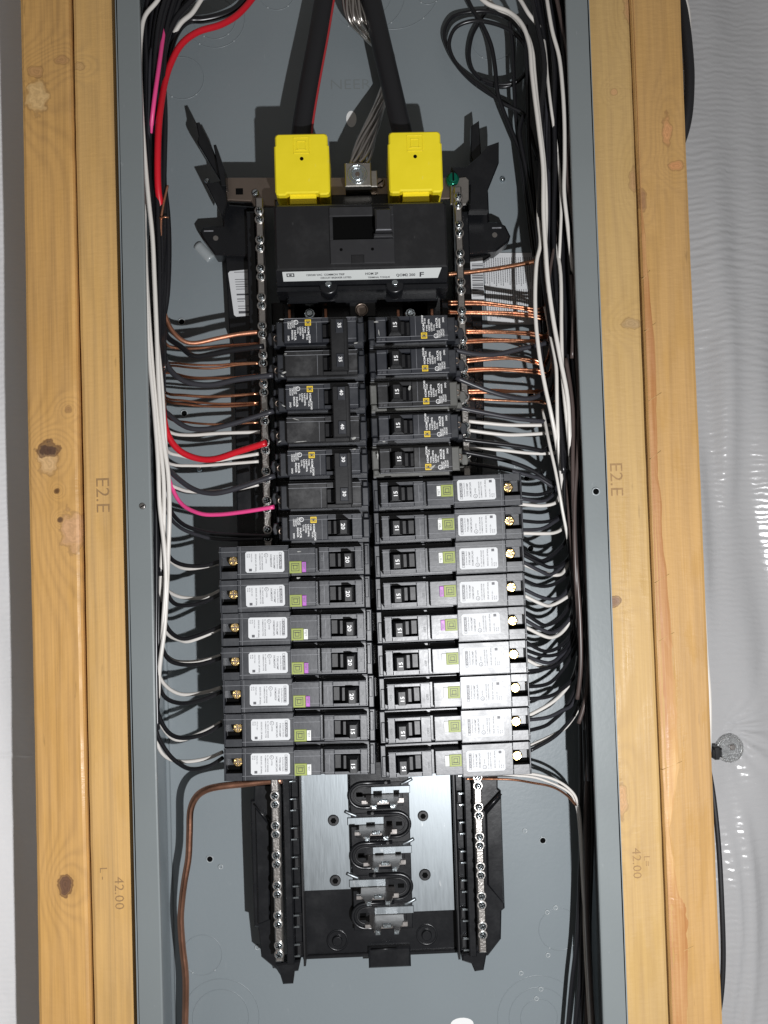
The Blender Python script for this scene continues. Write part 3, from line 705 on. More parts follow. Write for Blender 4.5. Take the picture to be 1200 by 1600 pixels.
def pr_left(g, z):
    a = at(364, 425, z); b = at(398, 484, z); y = a[1]
    for j, (w, l) in enumerate([(.5, 12), (0, 0), (0, 0), (.5, 12), (.5, 9), (.5, 13), (.5, 11), (.5, 9), (0, 0), (1.4, 12), (0, 0), (.8, 9), (.5, 8), (0, 0), (.5, 12), (.5, 10)]):
        if w: g.box(a[0] + j * .18 + 1, a[0] + 1 + l, y - w, y, z - .02, z + .02)
        y -= 2.1
    g.box(a[0] + 4, a[0] + 17, b[1] - 3, b[1] - .8, z - .02, z + .02)
sticker(rounded([(356, 424), (396, 420), (405, 492), (366, 495)]), -77.6, 'rating_label', 'white rating label partly in shadow beside the mounting ear', pr_left)

# ================================================================== MAIN BREAKER
mb = thing('main_breaker', (1, 205, -8), 'large black main breaker with a rectangular switch window and silver label strip', 'circuit breaker')
MO = (1, 205, -8)
x0, x1, y0, y1 = R(428, 317, 702, 420, -8)
x0, x1 = -66.5, 67.0
part('body', None, lambda g: g.prism([(x0, y0), (x1, y0), (x1, y1 - 2), (x1 - 2, y1), (x0 + 2, y1), (x0, y1 - 2)], -50, -8, 1.6), 'main', mb, MO)
yb2 = at(560, 450, -22)[1]
def slope(g):
    g.add([(x0, y0, -9), (x1, y0, -9), (x1, yb2 + 2, -19), (x0, yb2 + 2, -19), (x0, y0, -50), (x1, y0, -50), (x1, yb2 + 2, -50), (x0, yb2 + 2, -50)],
          [(3, 2, 1, 0), (0, 4, 7, 3), (1, 2, 6, 5), (2, 3, 7, 6)])
    g.box(x0 - 1, x1 + 1, yb2 - 2, yb2 + 2, -50, -20, .8)
part('lower_slope', None, slope, 'tray', mb, MO)
def onslope(px, py, lift=.2):
    # intersect with sloped face by iteration
    z = -12
    for _ in range(6):
        q = at(px, py, z); t = (y0 - q[1]) / (y0 - yb2 - 2); z = -9 - 10 * t + lift
    return at(px, py, z)
q = [onslope(443, 440), onslope(684, 434), onslope(690, 418), onslope(441, 425)]
o = part('label_strip', None, lambda g: g.add([tuple(p) for p in q], [(0, 1, 2, 3)]), 'strip', mb, MO)
def strip_print(g):
    A, B, D = Vector(q[0]), Vector(q[1]), Vector(q[3])
    u = (B - A).normalized(); v = (D - A).normalized(); nn = u.cross(v)
    def tx(body, s, a, b, sx=1.0):
        vs, fs = glyphs(body, 'LEFT')
        g.add([tuple(A + u * (a + x * s * sx) + v * (b + y * s) + nn * .15) for x, y in vs], fs)
    def bx(a, b, w, h): g.add([tuple(A + u * (a + i) + v * (b + j) + nn * .15) for i, j in ((0, 0), (w, 0), (w, h), (0, h))], [(0, 1, 2, 3)])
    for w in ((3, 4.0, .8, 3), (3, 6.4, 6, .6), (3, 4.0, 6, .6), (8.2, 4.0, .8, 3), (5, 4.9, 2, 1.2)): bx(*w)
    tx('120/240 VAC  COMMON TRIP', 2.3, 18, 4.4); tx('CIRCUIT BREAKER LISTED', 2.1, 29, 1.7)
    tx('HOM 2P', 2.8, 64, 4.2); tx('TERMINAL TORQUE', 1.9, 66, 1.2); tx('QOM2 200', 3.2, 88, 2.2); tx('F', 5.6, 106, 1.5, 1.5)
part('label_print', None, strip_print, 'ink', o, MO)
# centre panel with the switch window (frame built round a real recess)
a0, a1, b0, b1 = R(515, 322, 616, 411, -6)
w0, w1, v0, v1 = R(520, 337, 608, 373, -6)
part('switch_panel', None, lambda g: (g.box(a0, a1, b0, v0, -8.2, -6.2, .5), g.box(a0, a1, v1, b1, -8.2, -6.2, .5), g.box(a0, w0, v0, v1, -8.2, -6.2, .3), g.box(w1, a1, v0, v1, -8.2, -6.2, .3)), 'mainpanel', mb, MO)
part('switch_window', None, lambda g: g.box(w0, w1, v0, v1, -8.1, -7.95), 'hole', mb, MO)
h0, h1, c0, c1 = R(586, 326, 612, 360, 2)
hd = part('switch_handle', None, lambda g: (g.box(h0, h1, c0, c1, -8, 3, 1.2), g.box(h0 - 1.2, h1 + 1, c0 - 3, c0, -8, -3, .8)), 'mainpanel', mb, MO)
part('handle_edge', None, lambda g: g.box(h0 + .5, h1 - .5, c0 - .1, c0 + .6, 2.4, 3.2, .2), 'seam_glint', hd, MO)
for px, py in [(533, 390), (582, 389)]:
    x, y, _ = at(px, py, -6); part('panel_hole', None, lambda g: g.cyl(x, y, -6.3, -6.12, 1.2, 14), 'hole', mb, MO)
x, y, _ = at(559, 404, -6); part('panel_tab', None, lambda g: (g.box(x - 5, x + 5, y - 4, y + 3, -6.3, -5.6, .5)), 'main', mb, MO)
for px, py in [(513, 443), (617, 441)]:
    x, y, _ = at(px, py, -17); part('screw_boss', None, lambda g: g.cyl(x, y - 1, -50, -18.5, 7.5, 24, 1.5), 'tray', mb, MO)
    part('cover_screw', None, lambda g: g.cyl(x, y, -18.6, -16.6, 2.9, 16, 1), 'zinc', mb, MO)
part('lower_skirt', None, lambda g: (g.box(x0 + 6, x1 - 6, at(560, 472, -34)[1], yb2, -60, -34, 1.5), g.box(at(545, 470, -36)[0], at(588, 470, -36)[0], at(560, 496, -36)[1], yb2, -60, -36, 1)), 'tray', mb, MO)
x, y, _ = at(565, 484, -35); o = part('centre_screw', None, lambda g: (g.ring(x, y, -36, -34.2, 4.2, 5.2, 28), g.cyl(x, y, -36.2, -35, 4.0, 24, .3)), 'strap', mb, MO)
for px0, px1, cx in [(459, 504, 484), (628, 669, 641)]:
    a, b, c, d = R(px0, 468, px1, 500, -50)
    o = part('feed_plate', None, lambda g: g.box(a, b, c - 4, d + 3, -58, -50, .5), 'steel', mb, MO)
    x, y, _ = at(cx, 490, -46); part('feed_screw', None, lambda g: (g.cyl(x, y, -50, -45, 5, 8, 1), g.cyl(x, y, -45, -43.5, 3, 14, .8)), 'zinc', mb, MO)
    for e in (a - 4.5, b + 1.5): part('side_clip', None, lambda g: g.box(e, e + 2.4, c - 2, c + 8, -58, -46, .3), 'oldcopper', mb, MO)

# yellow lug covers
def cover(x0, x1, label):
    yb, yt = 249.0, 298.0; zt = -20
    org = ((x0 + x1) / 2, yb, zt)
    t = thing('lug_cover', org, label, 'lug cover', 'yellow lug covers')
    w = x1 - x0
    def f(g):
        L = [(x0 + 2.6, yt), (x1 - 2.6, yt), (x1 - .8, yt - .8), (x1, yt - 2.6), (x1, yt - 9), (x1 + .9, yt - 10), (x1 + .9, yb + 3.2), (x1 + .1, yb + 1), (x1 - 1.8, yb), (x1 - 7, yb), (x1 - 8.5, yb + 1.5), (x0 + 8.5, yb + 1.5), (x0 + 7, yb), (x0 + 1.8, yb), (x0 - .1, yb + 1), (x0 - .9, yb + 3.2), (x0 - .9, yt - 10), (x0, yt - 9), (x0, yt - 2.6), (x0 + .8, yt - .8)]
        g.prism(L, -62, zt, 1.1)
    part('cover_shell', None, f, 'yellow', t, org)
    xm = (x0 + x1) / 2
    part('hinge_tab', None, lambda g: g.box(xm - 10.5, xm + 10.5, yb - 6, yb + 2, -50, -24, .4), 'yellow', t, org)
    zc = zt + .02; yc = yt - 9.5
    def logo(g):
        for r in (6.4, 3.4):
            for (a, b, c, d) in ((-r, r, r - .45, r), (-r, r, -r, -r + .45), (-r, -r + .45, -r, r), (r - .45, r, -r, r)):
                g.box(xm + a, xm + b, yc + c, yc + d, zc - .3, zc + .32, .12)
        g.box(xm - 4.6, xm + 4.6, yc - 3.9, yc - 3.45, zc - .3, zc + .3, .1)
    part('moulded_logo', None, logo, 'yellow', t, org)
    part('vent_hole', None, lambda g: g.cyl(xm, yt - 20.3, zc - .1, zc + .1, 1.5, 14), 'hole', t, org)
cover(-65.4, -24.0, 'yellow plastic lug cover at the foot of the red-striped cable')
cover(24.6, 65.6, 'yellow plastic lug cover next to the green screw')

# ================================================================== BRANCH BREAKERS
def frame_hole(g, x0, x1, y0, y1, hx0, hx1, hy0, hy1, z0, z1, c=.45):
    """block with a rectangular pocket"""
    g.box(x0, hx0, y0, y1, z0, z1, c); g.box(hx1, x1, y0, y1, z0, z1, c)
    g.box(hx0, hx1, hy1, y1, z0, z1 - .01, .2); g.box(hx0, hx1, y0, hy0, z0, z1 - .01, .2)
def frustum(g, a, b):
    (x0, x1, y0, y1, z0), (X0, X1, Y0, Y1, z1) = a, b
    vs = [(x0, y0, z0), (x1, y0, z0), (x1, y1, z0), (x0, y1, z0), (X0, Y0, z1), (X1, Y0, z1), (X1, Y1, z1), (X0, Y1, z1)]
    g.add(vs, [(3, 2, 1, 0), (4, 5, 6, 7), (0, 1, 5, 4), (1, 2, 6, 5), (2, 3, 7, 6), (3, 0, 4, 7)])
def handle_parts(t, x, amp, key, up=True):
    """toggle handle with its number; x = start of the window"""
    h = part('toggle_handle', 'handle' + key, lambda g: (frustum(g, (x, x + 10.5, -6.0, 6.0, -4), (x + 1.0, x + 9.4, -5.4, 5.4, 2.5)), frustum(g, (x + 1.0, x + 9.4, -5.4, 5.4, 2.5), (x + 2.2, x + 7.0, -4.9, 4.9, 11))), 'handle', t)
    part('rating_number', 'amp%d%s' % (amp, key), lambda g: g.text(str(amp), x + 6.3, -2.8, 11.05, 4.1, 'up', sx=1.15), 'wink', h)
    part('handle_drum', 'drum' + key, lambda g: (g.box(x + 8.6, x + 18.6, -4.9, 4.9, -9, -4.0), frustum(g, (x + 8.0, x + 14.5, -4.8, 4.8, -4.0), (x + 8.2, x + 12.2, -4.8, 4.8, -1.0))), 'drum', t)

def nested_logo(g, cx, cy, z, r, mi=0, w=None):
    w = w or r * .13
    for q in (r, r * .52):
        for (a, b, c, d) in ((-q, q, q - w, q), (-q, q, -q, -q + w), (-q, -q + w, -q, q), (q - w, q, -q, q)):
            g.add([(cx + a, cy + c, z), (cx + b, cy + c, z), (cx + b, cy + d, z), (cx + a, cy + d, z)], [(0, 1, 2, 3)], mi)
    g.add([(cx - r * .78, cy - q * 1.08, z), (cx + r * .78, cy - q * 1.08, z), (cx + r * .78, cy - q * 1.08 + w, z), (cx - r * .78, cy - q * 1.08 + w, z)], [(0, 1, 2, 3)], mi)

def long_breaker(side, Y, amp, tagcol, label, tilt=0.0, code=None, flip=False):
    ang = tilt + (0 if side > 0 else pi)
    X = 3.5 if side > 0 else -0.6
    t = thing('arc_fault_breaker', (X + rnd.uniform(-.35, .35), Y + rnd.uniform(-.2, .2), rnd.uniform(-.4, .3)), label, 'circuit breaker', 'long arc fault breakers', ang + rnd.uniform(-.003, .003))
    sd = 'R' if side > 0 else 'L'; s = side
    part('body', 'lb_body', lambda g: (g.box(0, 61, -12.15, 12.15, -62, -13.0, .6), g.box(0, 4.2, -12.15, 12.15, -20, -9.5, .6), g.box(1.2, 3.8, -10.5, 4, -9.6, -8.4, .4)), 'body', t)
    nz = part('nose', 'lb_nose', lambda g: (frame_hole(g, 5.8, 38.4, -9.7, 8.8, 11.4, 30.8, -6.3, 6.6, -13.1, 0), g.box(41, 61.2, -9.7, 8.8, -13.1, 0, .45), g.box(38.3, 41.2, -9.2, 8.4, -13.1, -5)), 'nose', t)
    part('seam_and_edge_glint', 'lb_seam_glint', lambda g: ([g.box(a, b, c, c + .28, d, d + .12) for a, b, c, d in ((5.6, 11.2, 6.8, 0), (31, 38.4, 6.8, 0), (41.2, 61, 5.9, 0), (41.2, 61, -5.6, 0), (5.6, 38.2, -6.9, 0), (61.4, 100, 8.6, -1), (61.4, 114, -8.4, -1), (5.9, 38.2, -9.75, -.4), (41.2, 61, -9.75, -.4), (61.4, 113.4, -12.2, -1.5), (1, 61, -12.2, -13.5), (5.9, 38.2, 8.6, -.3))], g.box(34.6, 34.85, -6, 6, 0, .12), g.box(60.9, 61.2, -9.4, 8.6, 0, .12), g.box(97.5, 97.75, -12, 12, -1, -.88)), 'seam_glint', nz)  # seams, plus pale strips on nose and body edges painting rim highlights
    part('window_floor', 'lb_floor', lambda g: g.box(11.4, 30.8, -6.3, 6.6, -12, -6), 'hole', nz)
    def wing(g):
        frame_hole(g, 61.25, 113.6, -12.15, 12.15, 100, 112.2, -4.6, 6.4, -62, -1, .5)
        g.box(100, 112.2, -4.6, 6.4, -62, -9)
    part('wing', 'lb_wing' , wing, 'body', t)
    yo = 1.2 * s
    part('terminal_screw', 'lb_screw' + sd, lambda g: (g.cyl(103.4, yo * 1.2, -9, -3.2, 4.0, 18, .8)), 'brass', t)
    part('screw_slot', 'lb_slot' + sd, lambda g: (g.box(100.6, 106.2, yo * 1.2 - .45, yo * 1.2 + .45, -3.3, -3.12), g.box(103, 103.9, yo * 1.2 - 2.8, yo * 1.2 + 2.8, -3.3, -3.1)), 'strap', t)
    part('terminal_cavity', 'lb_cav' + sd, lambda g: g.box(101 if s > 0 else 100.2, 112, -4.4 if s > 0 else 2.4, -1.8 if s > 0 else 6.2, -9, -8.7), 'hole', t)
    # sticker
    st = part('sticker', 'lb_sticker', lambda g: g.prism(rounded([(64.2, -7.9), (93.4, -7.9), (93.4, 8.0), (64.2, 8.0)], 1.2), -1, -.86), 'white', t)
    st.location = W(rnd.uniform(-.5, .5), rnd.uniform(-.35, .35), 0); st.rotation_euler = (0, rnd.uniform(-.012, .012), 0)
    v = 'white' if tagcol == 'white' else 'purple'
    def prt(g):
        z = -.84; x = 66.2; yb = -6.6
        g.box(x - .2, x + 1.9, yb + 1.8, 5.8, z - .01, z)
        for q in ((x - .1, x + 1.8, yb, yb + .25), (x - .1, x + 1.8, yb + 1.3, yb + 1.55), (x - .1, x + .15, yb, yb + 1.5), (x + 1.55, x + 1.8, yb, yb + 1.5)): g.box(*q, z - .01, z)
        g.text('by Schneider Electric', x + 3.6, yb + 1.8, z, 1.25, 'up')
        g.text('TYPE HOMP', x + 6.2, yb + 1.8, z, 1.9, 'up'); g.text('HOM%dPCAFI' % amp if v == 'white' else 'HOM%dPDF' % amp, x + 8.6, yb + 1.2, z, 1.9, 'up')
        g.ring(x + 11.6, yb + 1.8, z - .05, z, 1.25, 1.55, 20); g.text('UL', x + 12.1, yb + .9, z, 1.2, 'up'); g.text('LISTED', x + 12.0, yb + 4, z, 1.3, 'up')
        g.text('E.I. CIRCUIT BREAKER', x + 15, yb + .2, z, 1.3, 'up'); g.text('COMBINATION TYPE', x + 16.7, yb + .2, z, 1.3, 'up')
        g.text('ISSUE NO. DP-4566', x + 19.9, yb + .6, z, 1.55, 'up')
        g.text('VOLTS 120~', x + 23, yb + .3, z, 1.25, 'up'); g.text('60 Hz', x + 24.6, yb + .3, z, 1.25, 'up'); g.text('10 kA', x + 26.1, yb + .3, z, 1.25, 'up')
        g.box(x + 22.4, x + 24.6, 5.0, 7.0, z - .01, z); g.box(x + 19, x + 21.6, 7.2, 7.35, z - .01, z)
    part('sticker_print', 'lb_print%s%d' % (v, amp), prt, 'greyink', st)
    part('header_text', 'lb_head', lambda g: g.text('SQUARE D', 67.7, -4.2, -.80, 1.9, 'up', sx=1.15), 'white', st)
    ty = 1.0 if s > 0 else 4.4
    tl = part('green_tile', 'lb_tile' + sd, lambda g: g.box(51.6, 60.8, ty - 4.5, ty + 4.5, -.5, .55, .3), 'green', t)
    part('tile_logo', 'lb_tlogo' + sd, lambda g: nested_logo(g, 56.3, ty, .6, 3.0), 'ink', tl)
    bt = part('test_button', 'lb_btn' + v + sd, lambda g: g.box(48.3, 51.4, ty - 3.9, ty + 3.9, -.5, .9, .3), 'tagwhite' if v == 'white' else 'purple', t)
    part('button_lettering', 'lb_btxt' + v + sd, lambda g: g.text('TEST', 50.6, ty - 3.3, .96, 2.2, 'up'), 'faint', bt)
    handle_parts(t, 11.8, amp, 'L')
    part('raised_lettering', 'lb_onoff', lambda g: g.text('ON', 9.2, -3.2, .06, 2.6, 'up'), 'faint', nz)
    part('raised_lettering', 'lb_off', lambda g: g.text('OFF', 37, -4, .06, 2.6, 'up'), 'faint', nz)
    if code: part('date_code', None, lambda g: g.text(code, 6.6, -9.0, .06, 2.5, 'x', sx=1.1), 'greyink', nz)
    return t

def print_block(g, x, y, z):
    """white ratings print of the short breakers, writing runs up"""
    for dx, s, tx in ((3.0, 2.1, 'HOM'), (5.4, 1.7, 'TYPE'), (7.2, 1.7, 'UNIT'), (9.0, 1.7, 'LISTED')):
        g.text(tx, x + dx, y + 5.6, z, s, 'up', sx=1.3)
    g.text('120/240', x + 2.2, y + 11.6, z, 2.0, 'up', sx=1.0); g.text('10 kA', x + 4.0, y + 11.2, z, 1.9, 'up'); g.text('60Hz', x + 7.0, y + 11.0, z, 1.9, 'up')
    g.ring(x + 11.6, y + 2.0, z - .05, z, 1.25, 1.75, 20); g.text('UL', x + 12.2, y + 1.0, z, 1.5, 'up')
    for dx in (13.6, 15.0, 16.4, 18.0): g.text('CIRCUIT', x + dx, y + (.4 if dx < 16 else 1.4), z, 1.6, 'up', sx=.95)
    g.text('HACR', x + 13.2, y + 8.2, z, 2.2, 'up', sx=1.3); g.text('BREAKER', x + 15.2, y + 8.0, z, 1.8, 'up'); g.text('SWD', x + 18.2, y + 12.2, z, 1.8, 'up')
    g.text('CU-AL', x + 10.8, y + 6, z, 1.7, 'up')
def short_body(t, dy, bm, nm, printed=True, sd='R', lit=True):
    k = bm + nm
    b = part('body', 'sb_body%s' % k, lambda g: (g.box(0.4, 61, -12.2, 12.2, -60, -12, .6), g.box(0, 5.2, -6, 8.4, -20, -6, .8), g.box(.6, 4.6, -10.6, -6.4, -20, -8, .8)), bm, t); b.location = W(0, dy, 0)
    n = part('nose', 'sb_nose%s' % k, lambda g: (frame_hole(g, 5.7, 61, -9.5, 9.3, 13.5, 31.8, -6.2, 6.6, -13, -2, .5)), nm, t); n.location = W(0, dy, 0)
    part('window_floor', 'sb_floor', lambda g: g.box(13.5, 31.8, -6.2, 6.6, -13, -7), 'hole', n)
    part('seam_and_edge_glint', 'sb_seam_glint', lambda g: (g.box(6, 13.2, 6.6, 6.9, -2, -1.86), g.box(6, 61, -6.5, -6.2, -2, -1.86), g.box(36.0, 36.25, -6, 9, -2, -1.86), g.box(6, 60.8, -9.75, -9.2, -3.2, -2.4), g.box(1, 61, -12.4, -11.9, -13.2, -12.4)), 'seam_glint', n)  # seams; the pale strips along the lower edges are painted-in highlights
    e = part('terminal_block', 'sb_end%s' % k, lambda g: (g.box(61, 67.5, -9, 9.5, -50, -9, .8), g.box(67.5, 70.5, -2, 9, -40, -16, .8), g.box(67.5, 72, -9.5, -5, -36, -18, .8), g.prism([(70.5, -5), (75, -4.5), (76.5, 0), (75, 4.5), (70.5, 5)], -34, -24, .8)), bm, t); e.location = W(0, dy, 0)
    c = part('wire_clamp', 'sb_clamp', lambda g: (g.ring(68.2, 2, -19, -15.6, 1.6, 2.6, 14)), 'strap', t); c.location = W(0, dy, 0)
    if printed:
        pb = part('ratings_print', 'sb_print', lambda g: print_block(g, 40.0, -8.6, -1.9), 'wink', n)
        part('print_logo', 'sb_logo', lambda g: (g.add([(40.2, -8.4, -1.93), (44.8, -8.4, -1.93), (44.8, -3.8, -1.93), (40.2, -3.8, -1.93)], [(0, 1, 2, 3)])), 'logoyellow', n)
        part('logo_outline', 'sb_logo2', lambda g: (nested_logo(g, 42.5, -6.1, -1.88, 1.6, w=.35), g.add([(41.9, -6.7, -1.9), (43.1, -6.7, -1.9), (43.1, -5.5, -1.9), (41.9, -5.5, -1.9)], [(0, 1, 2, 3)])), 'ink', n)
        part('date_code', 'sb_code', lambda g: g.text('1P 40', 6.6, -9.0, -1.9, 2.3, 'x', sx=1.1), 'greyink', n)
    return n
def short_breaker(side, Y, amp, label, bm='body', nm='nose', tilt=0.0):
    t = thing('miniature_breaker', (3.6 if side > 0 else 0.2, Y, 0), label, 'circuit breaker', 'short single-pole breakers', tilt + (0 if side > 0 else pi))
    short_body(t, 0, bm, nm); handle_parts(t, 15.0, amp, 'S'); return t
def double_breaker(Y, amp, label):
    """two poles joined by a handle tie, lettered pole on top in the picture"""
    t = thing('two_pole_breaker', (0.2, Y, 0), label, 'circuit breaker', 'two-pole breakers', pi)
    for d, pr in ((-12.6, True), (12.6, False)):
        short_body(t, d, 'body', 'scuff' if not pr else 'nose', pr)
        part('handle_drum', 'drumD', lambda g: (g.box(23.4, 31.6, -4.9, 4.9, -12, -6), frustum(g, (23, 29, -4.8, 4.8, -6), (23, 27, -4.8, 4.8, -3))), 'drum', t).location = W(0, d, 0)
    tie = part('handle_tie', 'tie', lambda g: (g.box(12.2, 25.4, -19.5, 19.8, -3, 4.6, .8), g.box(13.4, 15.2, -19, 19, 4.6, 5.0, .2)), 'handle', t)
    for d in (-13.6, 12.2):
        p = part('number_pad', 'pad', lambda g: g.box(15.6, 21.4, -5, 5, 4.6, 5.6, .4), 'nose', tie); p.location = W(0, d, 0)
        part('rating_number', 'ampD%d' % amp, lambda g: g.text(str(amp), 19.6, -2.6, 5.66, 3.7, 'up', sx=1.15), 'wink', p)
    return t
ords = ['topmost', 'second', 'third', 'fourth', 'fifth', 'sixth', 'seventh', 'eighth', 'lowest']
codes = ['18501', '18458', '18382', '18316']
for k in range(9):
    v = 'purple' if k in (3, 4) else 'white'
    long_breaker(1, 9.35 - 25.4 * k, 15, v, '%s long breaker, %s button, in the nine-high column on the coiled wire side' % (ords[k], v),
                 radians(0.9 - .05 * k), codes[k] if k < 4 else None)
for k in range(7):
    v = 'white' if k in (2, 5, 6) else 'purple'
    long_breaker(-1, -39.2 - 25.3 * k, 20 if k < 5 else 15, v, '%s long breaker, %s button, in the seven-high column on the red wire side' % ((ords[:6] + ['lowest'])[k], v),
                 radians(-0.25 - .08 * k))
sl = [('clean black 15 amp breaker directly below the main breaker', 'body', 'nose'), ('black 15 amp breaker with a scraped handle, second below the main breaker', 'body', 'nose'),
      ('dusty grey-edged 15 amp breaker between two clean black ones', 'dusty', 'scuff'), ('black 15 amp breaker beside the two highest white neutral wires', 'body', 'nose'),
      ('paint-smeared 15 amp breaker directly above the nine-high long column', 'dusty', 'scuff')]
for j, (lb, bm, nm) in enumerate(sl):
    short_breaker(1, 136.0 - 25.2 * j, 15, lb, bm, nm, radians(0.5))
double_breaker(136.0 - 12.6 + .4, 35, 'two-pole 35 amp breaker with handle tie, under the main breaker')
double_breaker(85.6 - 12.6 - .2, 40, 'two-pole 40 amp breaker with handle tie, fed by the thick red wire')
double_breaker(35.4 - 12.6 - .4, 30, 'two-pole 30 amp breaker with handle tie, beside the pink wire')
short_breaker(-1, -14.4, 20, 'short 20 amp breaker between the 30 amp pair and the long column', 'body', 'nose', radians(-.2))
nick = [(440, 499, 9, 2, 0), (444, 582, 10, 3, .3), (441, 588, 6, 2, -.4), (446, 553, 5, 1.6, .1), (443, 634, 7, 2, -.6), (462, 655, 14, 1, -.3), (437, 690, 7, 2.2, .4), (553, 685, 9, 4, .2), (470, 690, 26, 1, .05), (556, 536, 8, 1.8, .2),
        (588, 503, 9, 2.4, 0), (612, 575, 12, 2.6, .05), (553, 702, 8, 1.6, 0), (600, 690, 5, 2, 0), (640, 606, 10, 4, 1.2), (622, 708, 7, 4, 1.3), (466, 903, 8, 3, .1), (467, 862, 9, 1.6, 0), (690, 812, 16, 4, -.2), (676, 730, 12, 3, .7), (592, 520, 2, 10, .1), (590, 712, 3, 12, .05)]
hosts = [o for o in C.objects if o.get('category') == 'circuit breaker' and o.name.split('.')[0] != 'main_breaker']
for px, py, w, h, a in nick:
    x, y, _ = at(px, py, -1.8 if py < 740 else .1); z = -1.82 if py < 740 else .08
    host = min(hosts, key=lambda o: abs(o.location.z / MM - y) + (200 if (o.location.x / MM > 2) != (px > 574) else 0) - (13 if o.name.startswith('two_pole') else 0))
    rr2 = random.Random(int(px + py)); n = 9
    ox, oy = host.location.x / MM, host.location.z / MM
    ang = -host.rotation_euler.y
    P = []
    for q in range(n):
        t = 2 * pi * q / n; dx, dy = cos(t) * w * .24 * rr2.uniform(.6, 1.1), sin(t) * h * .24 * rr2.uniform(.5, 1.2)
        X, Y = x + dx * cos(a) - dy * sin(a) - ox, y + dx * sin(a) + dy * cos(a) - oy
        P.append((X * cos(-ang) - Y * sin(-ang), X * sin(-ang) + Y * cos(-ang)))
    part('scrape_mark', None, lambda g: g.prism(P, z - .1, z + .06), 'scrape', host)
# centre strip of retaining hooks between the two columns
part('centre_spine', None, lambda g: [g.box(-.4, 3.4, 140 - 25.4 * k - 8, 140 - 25.4 * k + 8, -80, -22, 1) for k in range(14)], 'tray', inner)

# ================================================================== WIRES
def interp(K, V, y):
    if y <= K[0]: return V[0]
    for i in range(len(K) - 1):
        if y <= K[i + 1]:
            t = (y - K[i]) / (K[i + 1] - K[i]); return V[i] + (V[i + 1] - V[i]) * t
    return V[-1]
BK = {-1: ([-60, 0, 50, 100, 200, 300, 400, 500, 700, 860, 1000, 1100, 1180], [275, 256, 243, 241, 242, 246, 247, 247, 250, 252, 250, 249, 249], [34, 30, 22, 18, 16, 12, 12, 10, 11, 9, 7, 4, 2]),
      1: ([-60, 0, 100, 200, 300, 400, 500, 700, 800, 950, 1100, 1180, 1300], [850, 858, 868, 866, 868, 872, 880, 893, 898, 906, 912, 915, 918], [30, 28, 22, 26, 26, 26, 24, 18, 16, 14, 10, 7, 5])}
cnt = [0]
def wire(P, r, m, label, group=None, cat='wire', name='electrical_wire', k=5, n=8):
    q = getattr(P, 'n', 0)
    if q and m in ('wwhite', 'copper', 'oldcopper') and P[0][2] > -75 and P[0][2] != -16:
        P = [(x, y, min(z, -76 + 3 * sin(i * 1.3) + (14 if i == q - 1 else 0))) if i < q else (x, y, z) for i, (x, y, z) in enumerate(P)]
    pts = [at(*p) for p in P]
    jj = .55 if r < 2.4 else .3
    pts = [p if i in (0, len(pts) - 1) else (p[0] + rnd.uniform(-jj, jj), p[1] + rnd.uniform(-jj, jj), p[2] + rnd.uniform(-jj, jj)) for i, p in enumerate(pts)]
    g = G(); g.tube(spline(pts, k), r, n)
    return solo(name, g, m, label, cat, group)
def feed(side, P, z0=None, off=None):
    """continue a branch wire up through the bundle to the top of the box"""
    K, Cc, Wd = BK[side]; x0, y0, zz = P[0]
    off = rnd.uniform(-1, 1) if off is None else off
    z0 = (rnd.uniform(-62, -30)) if z0 is None else z0
    ph = rnd.uniform(0, 6)
    up = []; y = y0 - 48; first = True
    while y > -70:
        bx = interp(K, Cc, y) + interp(K, Wd, y) * (off * .8 + .2 * sin(y * .012 + ph))
        if first: bx = .45 * x0 + .55 * bx
        up.append((bx, y, z0 + (zz - z0) * (.4 if first else 0) + 3 * sin(y * .01 + ph * 2))); first = False; y -= 72
    F = Fed(up[::-1] + P); F.n = len(up); return F
class Fed(list): n = 0
GL = 'wires on the red wire side'; GR = 'wires on the coiled wire side'
# ---- bare grounds and branch wires reaching the upper neutral bar and short breakers (red wire side)
def z_(pts, za, zb):
    n = max(len(pts) - 1, 1); return [(x, y, za + (zb - za) * i / n) for i, (x, y) in enumerate(pts)]
wire(feed(-1, z_([(253, 470), (256, 484), (267, 512), (285, 531), (304, 536), (340, 528), (372, 523), (404, 519)], -40, -45), -34, .9), 1.9, 'oldcopper', 'thick bare copper wire bending to the upper neutral bar, highest on red wire side', GL)
wire(feed(-1, z_([(256, 532), (280, 543), (320, 543), (360, 540), (404, 537)], -50, -45), off=.8), 1.2, 'oldcopper', 'thin bare copper wire just under the highest thick copper one, red wire side', GL)
wire(feed(-1, z_([(257, 520), (280, 541), (304, 556), (330, 553), (360, 548), (412, 541)], -50, -30), off=.9), 2.3, 'wblack', 'thick black wire sagging below the two highest copper wires', GL)
for d, w in ((0, 'upper'), (5, 'lower')):
    wire(feed(-1, z_([(256, 560 + d), (280, 567 + d), (330, 570 + d), (370, 568 + d * .6), (404, 567 + d * .2)], -52, -45), off=.7), .95, 'copper', '%s of two bare copper wires level with the upper 35 on its handle tie' % w, GL)
wire(feed(-1, z_([(254, 578), (270, 582), (296, 589), (328, 592), (365, 590), (404, 586)], -54, -45), off=.6), 1.25, 'copper', 'single bare copper wire behind the dark wire entering the 35 amp breaker', GL)
wire(feed(-1, z_([(254, 540), (264, 574), (288, 595), (328, 601), (372, 592), (428, 586)], -40, -24), -36, .5), 2.3, 'wgrey', 'thick worn black wire entering the lower pole of the 35 amp breaker', GL)
